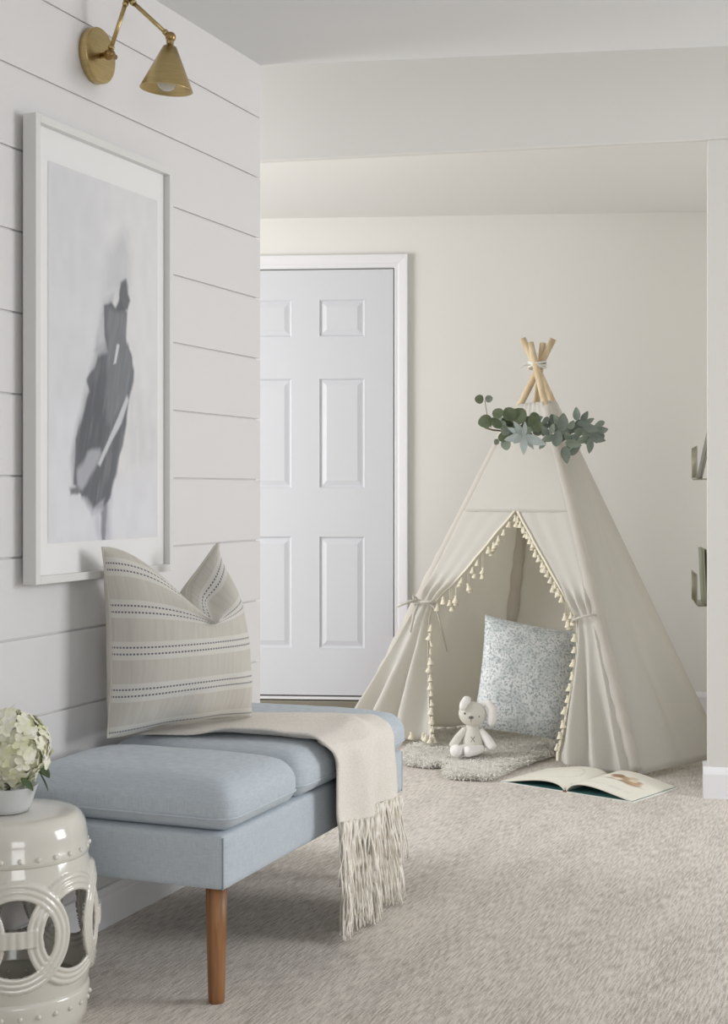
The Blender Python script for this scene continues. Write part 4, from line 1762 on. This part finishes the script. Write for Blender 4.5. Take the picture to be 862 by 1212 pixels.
while cnt < 16000:
    x, y = r.uniform(min(xs_), max(xs_)), r.uniform(min(ys_), max(ys_))
    i = int((x - gx[0, 0]) / (gx[0, 1] - gx[0, 0]))
    j = int((y - gy[0, 0]) / (gy[1, 0] - gy[0, 0]))
    if not (0 <= i < NXr and 0 <= j < NXr) or dd[j, i] < 0.0:
        continue
    cnt += 1
    z = 0.003 + gh[j, i] * 0.8 + 0.008 * max(0.0, mnoise.noise(Vector((x * 22, y * 22, 1.0))))
    L = r.uniform(0.010, 0.020) * (1.0 if dd[j, i] > 0.02 else 0.6)
    an = r.uniform(0, 2 * PI) if dd[j, i] > 0.03 else math.atan2(y - 0.05, x) + r.uniform(-.8, .8)
    ln = r.uniform(0.8, 2.6)
    d_ = Vector((math.cos(an) * ln, math.sin(an) * ln, 1)).normalized()
    s_ = Vector((-math.sin(an), math.cos(an), 0)) * r.uniform(0.0012, 0.0024)
    p = Vector((x, y, z))
    q = p + d_ * L * 0.55
    cu = Vector((math.cos(an + r.uniform(-1, 1)), math.sin(an + r.uniform(-1, 1)), -0.1)) * L * 0.5
    e_ = q + cu
    mb.add([p - s_, p + s_, q + s_ * 1.1, q - s_ * 1.1, e_ + s_ * 0.3, e_ - s_ * 0.3], [(0, 1, 2, 3), (3, 2, 4, 5)])
for k in range(5200):
    t = r.random() * NO
    i, f = int(t), t - int(t)
    e0 = ring0[i % NO].lerp(ring0[(i + 1) % NO], f)
    back = r.uniform(0.0, 0.05)
    nrm2 = (e0 - cen).normalized()
    an = math.atan2(nrm2.y, nrm2.x) + r.uniform(-1.1, 1.1)
    p = Vector((e0.x - nrm2.x * back, e0.y - nrm2.y * back, r.uniform(0.004, 0.022)))
    L = r.uniform(0.012, 0.026)
    s_ = Vector((-math.sin(an), math.cos(an), r.uniform(-.6, .6))) * r.uniform(0.0014, 0.0026)
    q = p + Vector((math.cos(an), math.sin(an), r.uniform(0.1, 0.9))).normalized() * L * 0.5
    e_ = q + Vector((math.cos(an + r.uniform(-1, 1)), math.sin(an + r.uniform(-1, 1)), r.uniform(-0.9, 0.3))).normalized() * L * 0.5
    e_.z = max(e_.z, 0.001)
    mb.add([p - s_, p + s_, q + s_ * 1.2, q - s_ * 1.2, e_ + s_ * 0.4, e_ - s_ * 0.4], [(0, 1, 2, 3), (3, 2, 4, 5)])
o = mb.build('fleece_pile', M['fur'], rug)
o['kind'] = 'stuff'

# ------------------------------------------------------------------ patterned cushion in the tent
cu = empty('patterned_cushion', (0.676, 5.815, 0.038), math.radians(8), 'pale blue-grey patterned square cushion leaning inside the tent', 'cushion')
CS = 0.440


def cush_pt(u, v, side):
    au, av = abs(u), abs(v)
    x = u * CS / 2 * (1 - 0.05 * (1 - v * v))
    z = v * CS * 1.05 / 2 * (1 - 0.05 * (1 - u * u))
    t = max(0.0, (1 - au ** 2.8) * (1 - av ** 2.8)) ** 0.55
    y = -side * 0.075 * t + 0.004 * fbm(u * 2, v * 2, side + 9.0)
    p = Matrix.Rotation(math.radians(11), 3, 'Y') @ Vector((x, y, z))
    p = Matrix.Rotation(math.radians(-20), 3, 'X') @ p
    return p


lowest = min(cush_pt(a_, b_, 1).z for a_ in (-1, -.5, 0, .5, 1) for b_ in (-1, -.5))
for side, nm in ((1, 'front_cloth'), (-1, 'back_cloth')):
    V_, F_, U_ = grid(lambda u, v: cush_pt(math.sin((u - 0.5) * PI), math.sin((v - 0.5) * PI), side) - Vector((0, 0, lowest)), 36, 36)
    if side < 0:
        F_ = [f[::-1] for f in F_]
    mesh(nm, V_, F_, M['toile'], cu, uvs=U_)
edge = []
for k in range(96):
    q = k / 24
    i, f = int(q), q - int(q)
    u, v = [(-1 + 2 * f, -1), (1, -1 + 2 * f), (1 - 2 * f, 1), (-1, 1 - 2 * f)][i]
    edge.append(cush_pt(u, v, 1) - Vector((0, 0, lowest)))
MB().tube(edge, 0.0028, 6, closed=True).build('seam', M['toile'], cu)

# ------------------------------------------------------------------ plush rabbit
bn = empty('plush_rabbit', (0.420, 5.615, 0.035), math.radians(-4), 'grey and white plush rabbit with floppy ears sitting on the fleece rug', 'soft toy')


bn.scale = (1.22, 1.22, 1.22)


def part(name, mat, fnb):
    mb = MB()
    fnb(mb)
    return mb.build(name, M[mat], bn)


def tapered(mb, pts, rad, seg=14):
    """soft stuffed limb"""
    P = [Vector(p) for p in pts]
    out_p, out_r = [], []
    n = 16
    for i in range(n + 1):
        t = i / n * (len(P) - 1)
        k = min(int(t), len(P) - 2)
        f = t - k
        out_p.append(P[k].lerp(P[k + 1], f))
        rr = rad[k] + (rad[k + 1] - rad[k]) * f
        e_ = i / n
        rr *= min(1.0, math.sqrt(max(0.0, 1 - (max(0, 0.12 - e_) / 0.12) ** 2)) + 0.02, math.sqrt(max(0.0, 1 - (max(0, e_ - 0.88) / 0.12) ** 2)) + 0.02)
        out_r.append(rr)
    mb.tube(out_p, out_r, seg)


part('body', 'bunny', lambda mb: mb.lathe([(0.0, 0.0), (0.022, 0.001), (0.034, 0.008), (0.038, 0.022), (0.034, 0.045), (0.027, 0.068), (0.020, 0.086), (0.016, 0.098), (0.0, 0.100)], 28))
hm = Matrix.Rotation(math.radians(7), 3, 'Y')
HB = Vector((0.0, -0.008, 0.124))
hb = part('head', 'bunny', lambda mb: mb.ball(HB, (0.0445, 0.036, 0.039), 26, 18, hm))
for s, ex_, ez in ((-1, -0.025, 0.130), (1, 0.019, 0.121)):
    o = MB().ball((ex_, -0.0385, ez), (0.0030, 0.002, 0.0038), 10, 7).build('eye', M['stitch'], hb)
o = MB().ball((-0.005, -0.0445, 0.1185), (0.0085, 0.003, 0.0048), 12, 8).build('nose', M['stitch'], hb)
MB().tube([(-0.005, -0.0445, 0.116), (-0.0055, -0.042, 0.104)], 0.0009, 5).build('mouth', M['stitch'], hb)
part('ear', 'bunny_white', lambda mb: tapered(mb, [(-0.020, -0.008, 0.148), (-0.018, -0.022, 0.172), (-0.028, -0.040, 0.160), (-0.036, -0.046, 0.140)], [0.010, 0.013, 0.013, 0.008]))
part('ear', 'bunny_white', lambda mb: tapered(mb, [(0.022, -0.006, 0.148), (0.046, -0.010, 0.160), (0.062, -0.016, 0.140), (0.060, -0.022, 0.108), (0.056, -0.026, 0.088)], [0.008, 0.012, 0.015, 0.015, 0.008]))
part('arm', 'bunny', lambda mb: tapered(mb, [(-0.018, -0.004, 0.080), (-0.045, -0.012, 0.050), (-0.066, -0.030, 0.020)], [0.011, 0.013, 0.014]))
part('arm', 'bunny_white', lambda mb: tapered(mb, [(0.020, -0.004, 0.078), (0.046, -0.016, 0.046), (0.068, -0.030, 0.014)], [0.010, 0.015, 0.015]))
part('leg', 'bunny_white', lambda mb: tapered(mb, [(-0.014, -0.010, 0.018), (-0.036, -0.050, 0.016), (-0.060, -0.082, 0.020)], [0.014, 0.016, 0.021]))
part('leg', 'bunny_white', lambda mb: tapered(mb, [(0.030, -0.010, 0.016), (0.010, -0.050, 0.016), (-0.024, -0.086, 0.018)], [0.014, 0.015, 0.018]))
mb = MB()
mb.tube([(-0.006, -0.0345, 0.040), (0.006, -0.0315, 0.056)], 0.0009, 5)
mb.tube([(0.006, -0.0345, 0.040), (-0.006, -0.0315, 0.056)], 0.0009, 5)
mb.build('stitched_cross', M['stitch'], bn)

# ------------------------------------------------------------------ open picture book
bk = empty('open_book', (0.797, 5.168, 0.0), math.radians(-40), 'open picture book lying on the carpet in front of the tent', 'book')
BKW, BKH = 0.265, 0.310
MB().box(-BKW - 0.008, -0.008, -BKH / 2, BKH / 2, 0.0, 0.0035).build('cover_board', M['cover'], bk, smooth=False)
MB().box(0.008, BKW + 0.008, -BKH / 2, BKH / 2, 0.0, 0.0035).build('cover_board', M['cover'], bk, smooth=False)
MB().box(-0.0085, 0.0085, -BKH / 2, BKH / 2, 0.0, 0.0030).build('spine', M['spine_red'], bk, smooth=False)
for s in (-1, 1):
    x0, x1 = sorted((s * 0.004, s * BKW))
    MB().box(x0, x1, -BKH / 2 + 0.003, BKH / 2 - 0.003, 0.0037, 0.0045).build('endpaper', M['teal'], bk, smooth=False)
PT = {-1: 0.040, 1: 0.046}


def page_z(s, t):
    """height of the leaf stack over the cover, t from the spine outwards"""
    hgt = 0.036 if s > 0 else 0.030
    z = 0.006 + hgt * (math.sin(PI * min(1.0, t * 1.0) ** 0.62) ** 0.9) * (1 - 0.30 * t)
    return z


ill = np.random.default_rng(3)
for s in (-1, 1):
    nx, ny = 56, 70
    V_, C_ = [], []
    for j in range(ny + 1):
        for i in range(nx + 1):
            t = i / nx
            y = -BKH / 2 + 0.004 + (BKH - 0.008) * j / ny
            V_.append((s * (0.002 + (BKW - 0.004) * t), y, page_z(s, t)))
            c = np.array(lin(238, 235, 222)[:3])
            f = j / ny
            if s > 0:
                # a loose brown and russet animal drawing, generic
                for (cx_, cy_, rx, ry, col) in ((0.50, 0.60, 0.20, 0.09, (176, 140, 104)), (0.34, 0.68, 0.09, 0.06, (150, 108, 76)), (0.66, 0.52, 0.10, 0.07, (196, 160, 122)), (0.50, 0.50, 0.26, 0.02, (150, 140, 120)),
                                                (0.55, 0.72, 0.06, 0.05, (216, 196, 166)), (0.42, 0.55, 0.05, 0.05, (236, 226, 208)), (0.60, 0.63, 0.05, 0.04, (232, 220, 200))):
                    nn_ = 0.35 * mnoise.noise(Vector((t * 14, f * 14, cx_ * 9)))
                    d_ = ((t - cx_) / (rx * 1.35)) ** 2 + ((f - cy_) / (ry * 1.35)) ** 2
                    a_ = max(0.0, min(1.0, (1.0 + nn_ - d_) * 2.0)) * 0.85
                    c = c * (1 - a_) + np.array(lin(*col)[:3]) * a_
                if 0.16 < f < 0.24 and 0.2 < t < 0.85 and (j % 3 == 0) and mnoise.noise(Vector((t * 60, f * 40, 0))) > -0.1:
                    c = c * 0.72
            else:
                rr_ = math.hypot((t - 0.55) / 0.42, (f - 0.52) / 0.36)
                if abs(rr_ - 1 + 0.08 * mnoise.noise(Vector((t * 6, f * 6, 4)))) < 0.025:
                    c = c * 0.82
            C_.append((*c, 1))
    F_ = [(j * (nx + 1) + i, j * (nx + 1) + i + 1, (j + 1) * (nx + 1) + i + 1, (j + 1) * (nx + 1) + i) for j in range(ny) for i in range(nx)]
    if s < 0:
        F_ = [f[::-1] for f in F_]
    o = mesh('page_block', V_, F_, M['page_print'], bk, cols=C_)
    mod_solid(o, 0.006, -1.0)
    o['label'] = 'printed page with a brown drawing' if s > 0 else 'cream page with a faint line drawing'

# ------------------------------------------------------------------ wire book racks on the alcove wall
def rack(name, along, z0, hgt, label, bookspec):
    """local x points off the wall towards the room (negative side of the wall box), y along the wall"""
    base = R0 + rdir * along
    rk = empty(name, (base.x, base.y, z0), -ra, label, 'book rack', 'wire racks on the alcove wall')
    D, L = 0.100, 0.34
    wr = 0.0026
    for yy in (0.0, L):
        MB().tube([(-0.0035, yy, hgt * 1.0), (-0.0035, yy, 0.0), (-D + 0.006, yy, 0.0), (-D, yy, 0.006), (-D, yy, hgt)], wr, 8).build('side_wire', M['wire'], rk)
    for (x, z) in ((-D, hgt), (-D, 0.006), (-0.0035, hgt), (-D / 2, 0.0), (-0.0035, 0.0)):
        MB().tube([(x, 0, z), (x, L, z)], wr, 8).build('rail_wire', M['wire'], rk)
    for q in range(1, 8):
        MB().tube([(-D, L * q / 8, 0.006), (-D, L * q / 8, hgt)], wr * 0.7, 6).build('front_wire', M['wire'], rk)
    MB().box(-D + 0.004, -0.004, 0.001, L - 0.001, 0.0012, 0.0024).build('rack_floor', M['wire'], rk, smooth=False)
    for (nm, lab, mt, x_b, x_t, th, ht, y0, y1) in bookspec:
        ln = math.atan2(x_t - x_b, ht)
        rt_ = empty(nm, (base.x, base.y, z0), -ra, lab, 'book')
        mw = Matrix.Rotation(-ra, 3, 'Z')
        rt_.location = Vector((base.x, base.y, z0)) + mw @ Vector((x_b, 0, 0.0035))
        rt_.rotation_euler = (0, 0, -ra)
        tilt = Matrix.Rotation(ln, 3, 'Y')
        for (pn, a0, a1, zz0, zz1, pm, ya, yb) in (('front_board', -th / 2, -th / 2 + 0.0025, 0, ht, mt, y0, y1), ('back_board', th / 2 - 0.0025, th / 2, 0, ht, mt, y0, y1),
                                                   ('page_stack', -th / 2 + 0.0025, th / 2 - 0.0025, 0.003, ht - 0.003, 'paper', y0 + 0.003, y1 - 0.003)):
            mb = MB().box(a0, a1, ya, yb, zz0, zz1)
            mb.v = [tuple(tilt @ Vector(v)) for v in mb.v]
            mb.build(pn, M[pm], rt_, smooth=False)
    return rk


RA_AL = 1.08
rack('wire_book_rack', RA_AL, 1.097, 0.140, 'upper wire book rack on the alcove wall, holding one slim leaning book',
     [('picture_book', 'slim dark-edged book leaning back in the upper wire rack', 'book_grey', -0.080, -0.012, 0.010, 0.310, 0.02, 0.28)])
rack('wire_book_rack', RA_AL, 0.555, 0.134, 'lower wire book rack on the alcove wall, holding two thicker books',
     [('storybook', 'pale green book standing at the front of the lower wire rack', 'book_green', -0.060, -0.072, 0.012, 0.240, 0.02, 0.26),
      ('storybook', 'thick cream book standing at the back of the lower wire rack', 'cover', -0.030, -0.042, 0.030, 0.236, 0.02, 0.27)])
